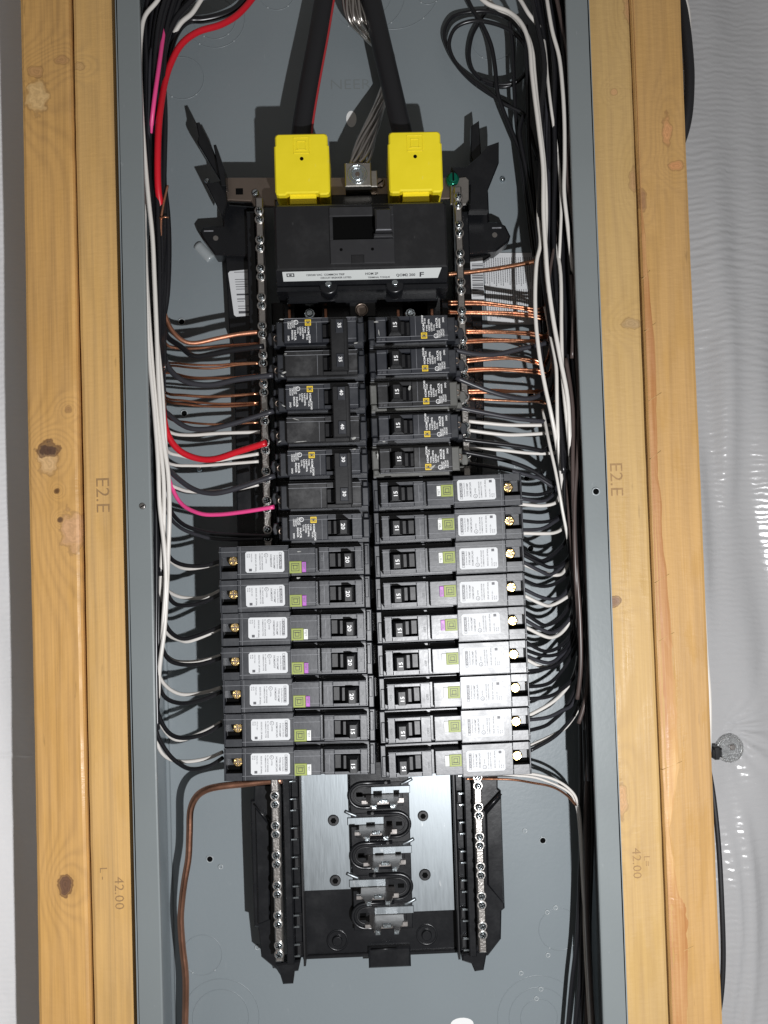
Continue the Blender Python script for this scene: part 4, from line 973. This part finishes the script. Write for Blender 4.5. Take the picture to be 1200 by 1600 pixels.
for i, (pts, r, w) in enumerate([([(255, 611), (290, 617), (340, 619), (404, 615)], 1.25, 'thicker bare copper wire level with the yellow mark of the 40 amp breaker'),
                              ([(255, 618), (290, 627), (340, 631), (404, 629)], .95, 'first of two thin bare copper wires below the thicker one, 40 amp breaker level'),
                              ([(255, 622), (290, 632), (345, 636), (404, 632)], .95, 'second of two thin bare copper wires below the thicker one, 40 amp breaker level')]):
    wire(feed(-1, z_(pts, -54, -45), off=.4), r, 'copper', w, GL)
wire(feed(-1, z_([(256, 634), (266, 650), (294, 668), (324, 670), (364, 663), (428, 642)], -40, -24), -38, .6), 2.1, 'wgrey', 'black wire sagging then rising into the upper pole of the 40 amp breaker', GL)
wire(feed(-1, z_([(262, 650), (290, 659), (340, 662), (404, 660)], -54, -45), off=.2), 1.0, 'copper', 'bare copper wire right above the highest horizontal white wire', GL)
wire(feed(-1, z_([(255, 662), (270, 677), (300, 679), (340, 677), (406, 675)], -50, -44), off=.1), 1.45, 'wwhite', 'highest white wire running level into the upper neutral bar', GL)
red = wire([(412, -30, -70), (394, -2, -64), (372, 22, -58), (345, 38, -52), (310, 50, -44), (284, 68, -38), (268, 96, -34), (258, 130, -30), (250, 180, -20), (246, 230, -16), (247, 290, -19), (251, 335, -27), (252, 400, -38), (248, 470, -36), (248, 560, -34), (252, 620, -34), (260, 672, -36), (278, 702, -38), (306, 716, -38), (336, 717, -34), (376, 704, -28), (416, 692, -22)], 2.6, 'wred', 'thick red wire curving down into the 40 amp two-pole breaker', GL, n=14)
pink = wire([(270, -40, -40), (264, 0, -36), (261, 20, -34), (255, 60, -26), (247, 110, -17), (240, 160, -15), (237, 205, -24), (240, 260, -45), (244, 400, -52), (246, 560, -50), (250, 680, -46), (262, 744, -44), (282, 784, -44), (310, 801, -40), (340, 804, -36), (382, 799, -30), (428, 792, -24)], 1.7, 'wpink', 'pink wire curving into the lower pole of the 30 amp breaker', GL, n=10)
for i, (pts, r, m, w) in enumerate([([(260, 700), (284, 713), (330, 719), (370, 715), (404, 709)], 1.5, 'wwhite', 'white wire just beneath the thick red wire where it turns level'),
                              ([(260, 722), (304, 727), (350, 726), (404, 721)], 1.3, 'wwhite', 'white wire second beneath the thick red wire'),
                              ([(258, 722), (268, 738), (296, 760), (324, 771), (356, 767), (430, 743)], 2.2, 'wgrey', 'thick worn black wire rising into the upper pole of the 30 amp breaker'),
                              ([(262, 748), (280, 763), (308, 769), (360, 765), (404, 757)], 1.5, 'wwhite', 'white wire hugging the worn black wire of the 30 amp breaker'),
                              ([(264, 790), (284, 817), (312, 829), (345, 836), (425, 838)], 1.7, 'wblack', 'upper of two black wires dropping into the shadow below the pink wire'),
                              ([(262, 800), (282, 824), (310, 836), (345, 842), (412, 842)], 1.5, 'wgrey', 'lower of two black wires dropping into the shadow below the pink wire')]):
    wire(feed(-1, z_(pts, -46, -40 if m == 'wwhite' else -26)), r, m, w, GL)
# ---- the pairs entering the outer ends of the long breakers, red wire side
LP = [([(258, 850), (268, 872), (288, 884), (318, 883), (346, 876)], [(257, 860), (272, 880), (296, 888), (346, 880)]),
      ([(256, 905), (268, 938), (290, 946), (318, 940), (346, 927)], [(256, 912), (268, 926), (290, 933), (318, 933), (346, 922)]),
      ([(254, 950), (262, 982), (284, 997), (312, 993), (346, 978)], [(252, 965), (262, 990), (280, 1000), (300, 1001), (346, 982)]),
      ([(251, 1000), (262, 1028), (280, 1038), (312, 1038), (346, 1028)], [(251, 1008), (268, 1030), (292, 1034), (320, 1032), (346, 1024)]),
      ([(246, 1055), (257, 1088), (282, 1098), (316, 1094), (346, 1081)], [(246, 1045), (258, 1070), (284, 1085), (318, 1083), (346, 1074)]),
      ([(245, 1100), (258, 1138), (280, 1153), (316, 1148), (346, 1132)], [(245, 1110), (258, 1144), (282, 1157), (322, 1141), (346, 1128)]),
      ([(245, 1140), (264, 1178), (288, 1198), (306, 1201), (328, 1197), (348, 1184)], [(245, 1156), (258, 1181), (284, 1191), (320, 1186), (348, 1175)])]
ordl = ['topmost', 'second', 'third', 'fourth', 'fifth', 'sixth', 'lowest']
for k, (pb, pw) in enumerate(LP):
    wire(feed(-1, z_(pb, -40, -22), off=rnd.uniform(-1, .4)), 1.7, 'wblack', 'black wire entering the %s long breaker of the seven-high column' % ordl[k], GL)
    wire(feed(-1, z_(pw, -48, -34), None, (.6, .2, .3, .4, .1, .5, 0)[k]), 1.5, 'wwhite', 'white wire entering the %s long breaker of the seven-high column' % ordl[k], GL)
# loose white wires lying over the bundle
wire([(262, -30, -20), (246, 0, -18), (228, 26, -16), (221, 52, -14), (219, 100, -12), (220, 160, -12), (224, 220, -12), (232, 300, -12), (237, 370, -12), (241, 440, -12), (245, 520, -12), (248, 600, -13), (255, 680, -14), (262, 740, -15), (264, 800, -16), (262, 860, -17), (261, 920, -18), (256, 985, -20), (250, 1040, -22), (247, 1090, -30)], 1.75, 'wwhite', 'cream wire lying over the front of the bundle from the top corner, red wire side', GL)
wire([(223, 250, -30), (225, 300, -20), (227, 380, -15), (229, 440, -13), (232, 540, -12), (240, 640, -12), (247, 720, -12), (250, 790, -13), (255, 850, -14), (259, 905, -16), (256, 970, -20), (250, 1030, -26), (246, 1060, -32)], 1.7, 'wwhite', 'cream wire rising from behind the flange edge, crossing low in the bundle', GL)
wire([(226, 330, -30), (229, 430, -18), (237, 560, -15), (247, 660, -14), (256, 740, -14), (256, 810, -15), (252, 870, -20), (250, 940, -28)], 1.6, 'wwhite', 'middle cream wire between the two longest cream wires', GL)
for i, (o, zt, ye) in enumerate([(-1, -22, 1180), (-.7, -30, 1120), (-.35, -26, 1080), (0.1, -22, 980), (.45, -24, 900), (.8, -28, 820), (-.9, -50, 1150), (.3, -50, 1000), (-.2, -60, 1050), (.95, -34, 600)]):
    K, Cc, Wd = BK[-1]
    P = [(interp(K, Cc, y) + interp(K, Wd, y) * (o * .85 + .15 * sin(y * .01 + i)), y, zt) for y in range(-60, ye, 80)]
    wire(P, 1.9, 'wblack', 'black wire running in the tight bundle along the box wall, red wire side', 'bundled black wires, red wire side')
wire([(262, 290, -24), (255, 320, -22), (252, 345, -22), (252, 380, -24), (254, 420, -30), (256, 470, -38)], 1.0, 'oldcopper', 'short bare copper strand showing among the wires near the mounting ear', GL)
wire([(249, 340, -20), (256, 340, -18), (264, 340, -20)], .6, 'copper', 'stray copper wire end poking out beside the bundle', GL)
wire([(256, 290, -30), (261, 340, -34), (263, 400, -36), (260, 460, -38), (254, 500, -42)], 2.6, 'wblack', 'thick black wire bowing outward below the end of the red wire bend', GL)
# top corner arcs
wire([(395, -24, -66), (372, 10, -64), (346, 24, -62), (318, 30, -60), (296, 32, -58), (280, 44, -54), (268, 70, -52), (258, 120, -50)], 3.0, 'wblack', 'thick black wire arcing under the red wire at the top', GL)
wire([(322, -14, -50), (312, 4, -50), (300, 20, -50), (284, 34, -50), (272, 52, -52)], 2.0, 'wwhite', 'short white wire showing between thick black wires at the top corner', GL)
for i in range(4):
    wire([(330 - i * 14, -30, -40 - i * 6), (296 - i * 8, 4 + i, -38 - i * 6), (272 - i * 6, 34, -34 - i * 4), (256 - i * 4, 76, -32), (248 - i * 5, 130, -34), (246 - i * 5, 200, -38)], 2.6, 'wblack', 'thick black wire turning down into the corner bundle beside the cream wire', 'thick black wires turning the top corner')

# ---- coiled wire side: grounds, neutrals and hots
wire(feed(1, z_([(858, 396), (845, 404), (832, 410), (775, 419), (722, 427), (700, 429)], -52, -44), -58, -.7), 1.9, 'copper', 'thick bare copper wire crossing the big instruction label', GR)
def groundpair(a, b, zs, what, off=-.6):
    for i, (p, w) in enumerate(((a, 'upper'), (b, 'lower'))):
        wire(feed(1, z_(p, *zs), off=off), 1.05, 'copper', '%s copper wire of the pair %s' % (w, what), GR)
groundpair([(852, 478), (806, 477), (753, 472), (700, 471)], [(852, 484), (806, 481), (753, 476), (700, 476)], (-54, -44), 'across the lower part of the instruction label')
groundpair([(854, 491), (828, 491), (785, 487), (728, 486), (700, 486)], [(854, 496), (828, 494), (785, 490), (728, 489), (700, 490)], (-54, -44), 'at the bottom edge of the instruction label')
groundpair([(856, 521), (830, 519), (785, 517), (724, 516)], [(856, 525), (830, 523), (785, 521), (724, 520)], (-54, -44), 'level with the highest 15 amp breaker')
groundpair([(858, 531), (830, 531), (770, 530), (724, 532)], [(858, 535), (830, 535), (770, 533), (724, 536)], (-54, -44), 'just above the highest dark wire beside them')
wire(feed(1, z_([(858, 532), (849, 536), (806, 546), (775, 553), (742, 554), (708, 546)], -46, -24)), 2.0, 'wgrey', 'worn black wire leaving the highest 15 amp breaker', GR)
groundpair([(852, 566), (836, 563), (806, 559), (774, 557), (726, 562)], [(852, 570), (836, 567), (806, 562), (774, 561), (726, 566)], (-54, -44), 'level with the second 15 amp breaker', -.5)
groundpair([(858, 581), (840, 579), (800, 576), (764, 575), (726, 577)], [(858, 586), (840, 584), (800, 580), (764, 579), (726, 581)], (-54, -44), 'under the second 15 amp breaker', -.5)
groundpair([(862, 612), (847, 611), (806, 612), (774, 610), (728, 610)], [(862, 616), (847, 615), (806, 612), (774, 613), (728, 614)], (-54, -44), 'level with the dusty grey-edged breaker', -.4)
wire(feed(1, z_([(860, 606), (849, 613), (832, 621), (806, 622), (764, 611), (712, 590)], -46, -24)), 2.0, 'wgrey', 'worn black wire crossing in front of copper, leaving the second 15 amp breaker', GR)
wire(feed(1, z_([(868, 628), (840, 628), (806, 626), (730, 623)], -54, -44), off=-.4), 1.2, 'copper', 'lone bare copper wire just above the level white wires', GR)
wire(feed(1, z_([(868, 650), (857, 658), (836, 658), (796, 652), (712, 636)], -46, -26)), 1.9, 'wgrey', 'worn black wire leaving the dusty grey-edged breaker', GR)
wire(feed(1, z_([(870, 662), (857, 664), (820, 664), (785, 663), (730, 658)], -50, -42), -84, .3), 1.5, 'wwhite', 'upper of two level white wires entering the neutral bar', GR)
wire(feed(1, z_([(872, 672), (857, 676), (820, 680), (785, 679), (730, 672)], -50, -42), -84, .3), 1.5, 'wwhite', 'lower of two level white wires entering the neutral bar', GR)
wire(feed(1, z_([(868, 684), (862, 694), (850, 704), (836, 703), (806, 697), (716, 686)], -46, -28)), 1.8, 'wblack', 'black wire leaving the 15 amp breaker below the level white wires', GR)
wire(feed(1, z_([(874, 700), (860, 707), (828, 708), (781, 703), (728, 700)], -50, -42), -84, .3), 1.4, 'wwhite', 'white wire just above the bolt dimple, third into the neutral bar', GR)
wire(feed(1, z_([(872, 744), (862, 754), (838, 738), (812, 727), (780, 717), (722, 706)], -48, -28)), 1.8, 'wblack', 'black wire slanting down from the lowest short 15 amp breaker', GR)
wire(feed(1, z_([(876, 752), (866, 760), (845, 748), (820, 741), (785, 733), (718, 722)], -48, -32)), 1.6, 'wgrey', 'worn black wire slanting down just above the nine-high column', GR)
RP = [ # (row, list of (points, material, radius))
 [([(874, 748), (865, 762), (853, 770), (837, 773), (808, 770)], 'wblack'), ([(872, 756), (862, 775), (845, 783), (808, 777)], 'wgrey'), ([(880, 754), (874, 776), (866, 785), (845, 790), (808, 787)], 'wwhite')],
 [([(884, 790), (870, 810), (845, 816), (810, 813)], 'wblack'), ([(888, 784), (876, 806), (866, 816), (845, 827), (810, 828)], 'wgrey'), ([(887, 806), (880, 825), (868, 832), (850, 834), (812, 833)], 'wwhite')],
 [([(886, 838), (872, 860), (850, 875), (834, 871), (812, 858)], 'wblack'), ([(892, 858), (880, 880), (862, 886), (846, 882), (812, 864)], 'wblack'), ([(896, 856), (878, 884), (860, 897), (843, 892), (812, 875)], 'wgrey'), ([(890, 876), (881, 893), (870, 899), (852, 895), (814, 880)], 'wwhite')],
 [([(892, 886), (872, 910), (845, 915), (814, 904)], 'wblack'), ([(893, 908), (880, 930), (862, 936), (842, 931), (814, 918)], 'wgrey'), ([(892, 922), (880, 936), (862, 945), (846, 943), (816, 929)], 'wwhite')],
 [([(894, 934), (878, 964), (856, 976), (838, 971), (816, 954)], 'wblack'), ([(898, 948), (886, 974), (866, 987), (848, 984), (816, 966)], 'wgrey'), ([(892, 964), (882, 985), (866, 995), (848, 993), (816, 977)], 'wwhite')],
 [([(896, 980), (880, 1006), (852, 1018), (818, 1001)], 'wblack'), ([(896, 990), (878, 1018), (852, 1025), (818, 1014)], 'wblack'), ([(894, 1000), (878, 1024), (856, 1035), (818, 1023)], 'wgrey'), ([(892, 1006), (874, 1034), (850, 1041), (820, 1029)], 'wwhite')],
 [([(900, 990), (884, 1024), (862, 1043), (822, 1049)], 'wblack'), ([(902, 1004), (886, 1038), (866, 1062), (848, 1071), (822, 1073)], 'wblack'), ([(908, 990), (898, 1052), (876, 1078), (854, 1090), (822, 1092)], 'wblack'), ([(898, 1048), (882, 1078), (860, 1099), (822, 1120)], 'wwhite')],
 [([(912, 1040), (896, 1097), (878, 1110), (856, 1120), (824, 1125)], 'wgrey'), ([(902, 1070), (882, 1108), (862, 1128), (848, 1136), (824, 1142)], 'wblack')],
 [([(920, 940), (916, 1040), (906, 1098), (889, 1128), (870, 1146), (826, 1166)], 'wwhite'), ([(922, 980), (914, 1070), (900, 1112), (880, 1136), (862, 1154), (828, 1173)], 'wblack')]]
adj = {'wblack': 'black', 'wgrey': 'worn dull black', 'wwhite': 'white'}
seen = {}
pos = ['upper ', 'lower ', 'third ']
for k, lst in enumerate(RP):
    for i, (pts, m) in enumerate(lst):
        same = [q for q in lst if q[1] == m]
        pre = '' if len(same) == 1 else pos[[id(q) for q in same].index(id(lst[i]))]
        deep = m == 'wwhite'
        wire(feed(1, z_(pts, -52, -30 if not deep else -36), -84 if deep else None, .35 if deep else None), 1.5, m, '%s%s wire curving into the %s long breaker of the nine-high column' % (pre, adj[m], ords[k]), GR)
# bottom run of white wires and copper under the last long breaker
wire(z_([(922, 1120)], -60, -60) + z_([(918, 1200), (916, 1300), (919, 1450), (925, 1560), (930, 1640)], -60, -60), 1.8, 'wbrown', 'brownish wire running on down to the bottom of the box', GR)
wire(z_([(735, 1208), (770, 1206), (810, 1207), (840, 1210), (866, 1219), (888, 1231), (901, 1250), (907, 1290), (911, 1380), (917, 1480), (924, 1620)], -46, -70), 1.2, 'wwhite', 'upper white wire bending down below the nine-high column', GR)
wire(z_([(735, 1212), (790, 1211), (830, 1214), (860, 1222), (886, 1236), (900, 1256), (906, 1300), (910, 1400), (915, 1500), (922, 1620)], -52, -76), 1.1, 'wwhite', 'lower white wire bending down below the nine-high column', GR)
wire(z_([(728, 1217), (760, 1218), (800, 1219), (833, 1223), (862, 1230), (884, 1241), (900, 1258)], -42, -60), .95, 'copper', 'thin bare copper wire leaving the lower neutral bar under the nine-high column', GR)
for i in range(5):
    wire([(900 + i * 5, 960, -60), (906 + i * 4, 1100, -64), (908 + i * 4, 1300, -70), (902 + i * 5, 1450, -74), (900 + i * 6 - (6 if i == 0 else 0), 1540, -76), (884 + i * 10, 1640, -78)], 1.8, 'wblack' if i != 3 else 'wbrown', 'dark wire hanging against the shaded box wall near the bottom', 'dark wires by the lower wall')
# thick copper at the bottom
wire(z_([(440, 1219), (415, 1221), (380, 1225), (345, 1229), (322, 1234), (306, 1246), (298, 1266), (296, 1300), (294, 1340), (288, 1376), (284, 1410), (282, 1440), (285, 1480), (290, 1520), (290, 1560), (288, 1640)], -44, -74), 2.9, 'groundcopper', 'thick bare copper grounding wire curving down from the lower neutral bar', 'grounding wire', k=6)
# bundle on the coiled wire side
wire([(740, -14, -30), (762, 6, -28), (795, 18, -26), (815, 38, -22), (826, 70, -20), (830, 110, -18), (835, 150, -16), (842, 200, -14), (848, 260, -14), (850, 330, -13), (852, 390, -13), (856, 440, -13), (864, 500, -13), (876, 562, -14), (886, 624, -15), (890, 690, -20), (893, 740, -34), (899, 800, -56), (906, 880, -78)], 1.75, 'wwhite', 'cream wire lying over the front of the bundle, coiled wire side', GR)
wire([(752, -14, -36), (775, 12, -34), (802, 26, -32), (822, 52, -28), (832, 80, -26), (836, 110, -24), (838, 150, -22), (844, 200, -18), (850, 260, -17), (854, 330, -17), (853, 400, -18), (857, 460, -26), (862, 520, -50), (868, 600, -76)], 1.55, 'wwhite', 'second cream wire hugging the longest cream wire from the top', GR)
wire([(846, 250, -30), (840, 330, -26), (844, 380, -22), (838, 410, -20), (836, 460, -18), (837, 510, -17), (844, 560, -16), (852, 610, -16), (861, 648, -18), (870, 690, -26), (876, 740, -46), (884, 800, -74)], 1.6, 'wwhite', 'cream wire crossing in front of the instruction label', GR)
wire([(852, -20, -20), (856, 10, -16), (864, 50, -14), (873, 90, -13), (879, 140, -12), (882, 190, -12), (883, 250, -12), (881, 300, -12), (886, 350, -14), (893, 410, -20), (900, 470, -50), (904, 540, -76)], 1.55, 'wwhite', 'straight thin cream wire near the flange, coiled wire side', GR)
wire([(852, 480, -36), (862, 530, -26), (868, 570, -22), (870, 620, -20), (873, 690, -24), (878, 760, -38), (892, 860, -76)], 1.5, 'wwhite', 'cream wire emerging beside the copper wires halfway down', GR)
wire([(868, 380, -30), (876, 430, -22), (878, 520, -18), (880, 590, -17), (886, 660, -18), (891, 720, -30), (900, 800, -66), (905, 860, -80)], 1.5, 'wwhite', 'cream wire in the middle of the bundle, level with the short breakers', GR)
wire([(798, -20, -34), (812, 0, -30), (826, 22, -28), (840, 38, -30), (852, 60, -44), (862, 100, -70)], 1.6, 'wwhite', 'short white wire showing at the top between dark wires, coiled wire side', GR)
for i, P in enumerate([[(866, -20, -18), (876, 30, -16), (888, 90, -14), (892, 160, -14), (888, 230, -14), (886, 270, -14), (892, 310, -14), (899, 360, -14), (902, 410, -14), (897, 480, -15), (894, 560, -18)],
                       [(893, 430, -20), (900, 530, -18), (905, 610, -17), (903, 700, -17), (898, 780, -17), (898, 880, -18), (904, 980, -24), (910, 1060, -34)],
                       [(884, 560, -20), (894, 640, -18), (896, 740, -18), (900, 860, -18), (906, 960, -20), (908, 1040, -22), (902, 1092, -28)],
                       [(904, 560, -22), (910, 700, -20), (914, 860, -20), (922, 980, -20), (918, 1080, -22), (904, 1130, -26)]]):
    wire(P, 1.7, 'wbrown', ['brownish wire weaving beside the flange near the top', 'long brownish wire bowing past the level white wires', 'brownish wire curving toward the lower long breakers', 'brownish wire closest to the flange in the lower bundle'][i], GR)
for i in range(17):
    o = -1 + 2 * i / 16; zt = [-24, -44, -64, -32, -54, -76, -86][i % 7]
    K, Cc, Wd = BK[1]; ye = [1180, 1100, 1000, 900, 1240][i % 5] if o > -.3 else [800, 700, 900][i % 3]
    P = [(interp(K, Cc, y) + interp(K, Wd, y) * (o * .9 + .12 * sin(y * .012 + i * 1.7)), y, zt + 3 * sin(y * .01 + i)) for y in range(-60, ye, 80)]
    wire(P, 1.9, 'wblack', 'black wire running in the tight bundle along the box wall, coiled wire side', 'bundled black wires, coiled wire side')
for i, (P, w) in enumerate([([(838, -20, -50), (846, 30, -40), (852, 80, -30), (856, 120, -24), (862, 170, -22), (870, 230, -26), (876, 300, -40), (880, 380, -60)], 'thin pale wire slipping between dark wires below the top edge'),
    ([(860, 150, -50), (866, 200, -34), (874, 260, -24), (878, 320, -20), (876, 380, -22), (872, 440, -34), (872, 520, -56)], 'thin pale wire glimpsed level with the yellow covers'),
    ([(848, 640, -44), (858, 690, -30), (868, 740, -24), (880, 800, -26), (890, 860, -36), (896, 930, -56)], 'thin pale wire slanting past the lowest short breaker'),
    ([(884, 700, -44), (888, 780, -30), (892, 850, -24), (900, 920, -26), (906, 990, -36), (910, 1060, -56)], 'thin pale wire beside the upper long breakers'),
    ([(872, 330, -50), (868, 370, -30), (860, 420, -24), (856, 470, -26), (860, 540, -38), (868, 600, -56)], 'thin pale wire crossing near the instruction label edge')]):
    wire(P, 1.25, 'wwhite' if i < 3 else 'wbrown', w, GR)
for i, (P, w) in enumerate([([(244, 40, -34), (236, 90, -24), (232, 150, -20), (232, 220, -22), (238, 300, -34), (244, 380, -56)], 'thin dark wire catching light beside the highest cream wire'),
    ([(236, 380, -40), (240, 450, -24), (246, 520, -20), (254, 600, -20), (259, 680, -22), (262, 740, -34)], 'narrow cream wire tucked beside the dark bundle, level with the copper wires'),
    ([(246, 820, -40), (252, 880, -26), (257, 930, -22), (254, 990, -24), (249, 1050, -34)], 'narrow cream wire crossing the lower bundle beside the seven-high column')]):
    wire(P, 1.25, 'wgrey' if i == 0 else 'wwhite', w, GL)
# the coil: loops of black wire
zc = -84
coil = [(838, 250), (828, 205), (812, 178), (790, 163), (765, 148), (738, 128), (715, 105), (699, 75), (694, 50), (706, 28), (732, 18), (762, 17), (790, 26), (812, 46), (824, 76), (824, 105), (812, 124), (790, 135), (765, 131), (742, 115), (733, 88), (736, 58), (748, 34), (762, 14)]
wire([(x, y, zc + 6 * sin(i * .5)) for i, (x, y) in enumerate(coil)], 1.75, 'wblack', 'black wire looped into the outer ring of the loose coil', GR)
coil2 = [(842, 250), (832, 220), (820, 182), (800, 168), (784, 160), (758, 140), (728, 118), (708, 92), (702, 66), (712, 44), (738, 34), (768, 36), (796, 46), (816, 66), (826, 92), (818, 118), (800, 130), (776, 131), (752, 124)]
wire([(x, y, zc + 8 + 5 * sin(i * .6)) for i, (x, y) in enumerate(coil2)], 1.75, 'wblack', 'black wire looped into the inner ring of the loose coil', GR)
wire([(722, -20, -80), (738, 12, -78), (754, 38, -76), (766, 70, -75), (773, 105, -74), (778, 145, -72), (789, 180, -70), (804, 216, -68), (818, 250, -66), (832, 330, -64), (846, 420, -62), (852, 520, -62)], 1.9, 'wblack', 'black wire crossing straight through the middle of the loose coil', GR)
wire([(796, 34, -72), (801, 70, -72), (803, 120, -72), (806, 170, -72), (810, 220, -70), (820, 300, -68), (834, 400, -66)], 1.7, 'wblack', 'black wire hanging straight down inside the edge of the coil', GR)
wire([(822, 40, -66), (824, 100, -66), (824, 160, -66), (826, 230, -66), (834, 320, -64), (842, 420, -60), (846, 540, -58), (858, 640, -56)], 1.8, 'wblack', 'black wire hanging just behind the cream wires beside the coil', GR)
wire([(818, 180, -64), (812, 205, -62), (816, 236, -60), (828, 300, -60), (842, 400, -58), (848, 500, -58)], 1.8, 'wblack', 'black wire dropping from the end of the loose coil', GR)

# ---- incoming thick cables
cb = thing('service_cable', at(500, 0, -60), 'thick black service cable with a red stripe entering the yellow cover', 'cable', 'service cables')
CO = at(500, 0, -60)
P1 = [at(514, -40, -64), at(507, 0, -62), at(497, 60, -58), at(484, 130, -54), at(474, 190, -50), at(470, 230, -46), at(469, 262, -44)]
part('cable_jacket', None, lambda g: g.tube(spline(P1, 6), 8.6, 20), 'cable', cb, CO)
part('red_stripe', None, lambda g: g.tube([(p[0] + 8.1, p[1], p[2] + 2.6) for p in spline(P1, 6)], 1.25, 8), 'stripe', cb, CO)
g = G(); g.tube(spline([at(570, -40, -66), at(580, 0, -62), at(594, 60, -58), at(608, 120, -54), at(622, 180, -50), at(634, 230, -46), at(640, 262, -44)], 6), 8.4, 20)
solo('service_cable', g, 'cable', 'plain thick black service cable without a stripe, entering the yellow cover', 'cable', 'service cables')
ne = thing('neutral_conductor', at(560, 100, -60), 'bare silver stranded conductor twisting behind the cable into the lug', 'cable')
NO = at(560, 100, -60)
base = spline([at(546, -30, -62), at(550, 6, -60), at(560, 34, -62), at(578, 54, -72), at(604, 84, -82), at(608, 120, -82), at(598, 152, -74), at(586, 184, -62), at(574, 214, -56), at(565, 244, -50), at(562, 258, -48)], 7)
for k in range(13):
    rad = 0 if k == 0 else (2.6 if k < 5 else 5.4)
    ph = k * 2 * pi / (4 if k < 5 else 8)
    pts = []
    for i, p in enumerate(base):
        f = 1 + .35 * sin(i * .12)
        a = ph + i * .09
        pts.append((p[0] + rad * f * cos(a) * 1.05, p[1], p[2] + rad * sin(a) * .9))
    part('strand', None, lambda g: g.tube(pts, 1.45, 7), 'alu', ne, NO)

# cable behind the outer stud on the coiled wire side, and its white jacketed neighbour
wire([(1040, -60, -60), (1062, 0, -60), (1070, 40, -58), (1076, 90, -58), (1078, 130, -58), (1074, 180, -60), (1064, 220, -64), (1040, 280, -70)], 4.5, 'cable', 'black cable bowing out from behind the outer stud at the top', None, 'cable')
wire([(1066, -30, -70), (1070, 0, -70), (1074, 22, -72), (1075, 60, -76), (1070, 110, -84)], 2.6, 'wwhite', 'white cable behind the bowed black cable at the top', None, 'cable')
wire([(1085, 850, -62), (1098, 930, -62), (1104, 1020, -62), (1108, 1090, -64), (1109, 1160, -66), (1104, 1240, -70)], 1.8, 'wwhite', 'thin white cable peeking out behind the outer stud above the clip', None, 'cable')
wire([(1098, 1160, -60), (1112, 1230, -62), (1122, 1320, -62), (1129, 1420, -62), (1130, 1500, -64), (1126, 1560, -66), (1116, 1620, -70)], 2.2, 'cable', 'thin black tube curving between the outer stud and the sheet below the clip', None, 'cable')  # black tube follows the thin dark wedge beside the stud
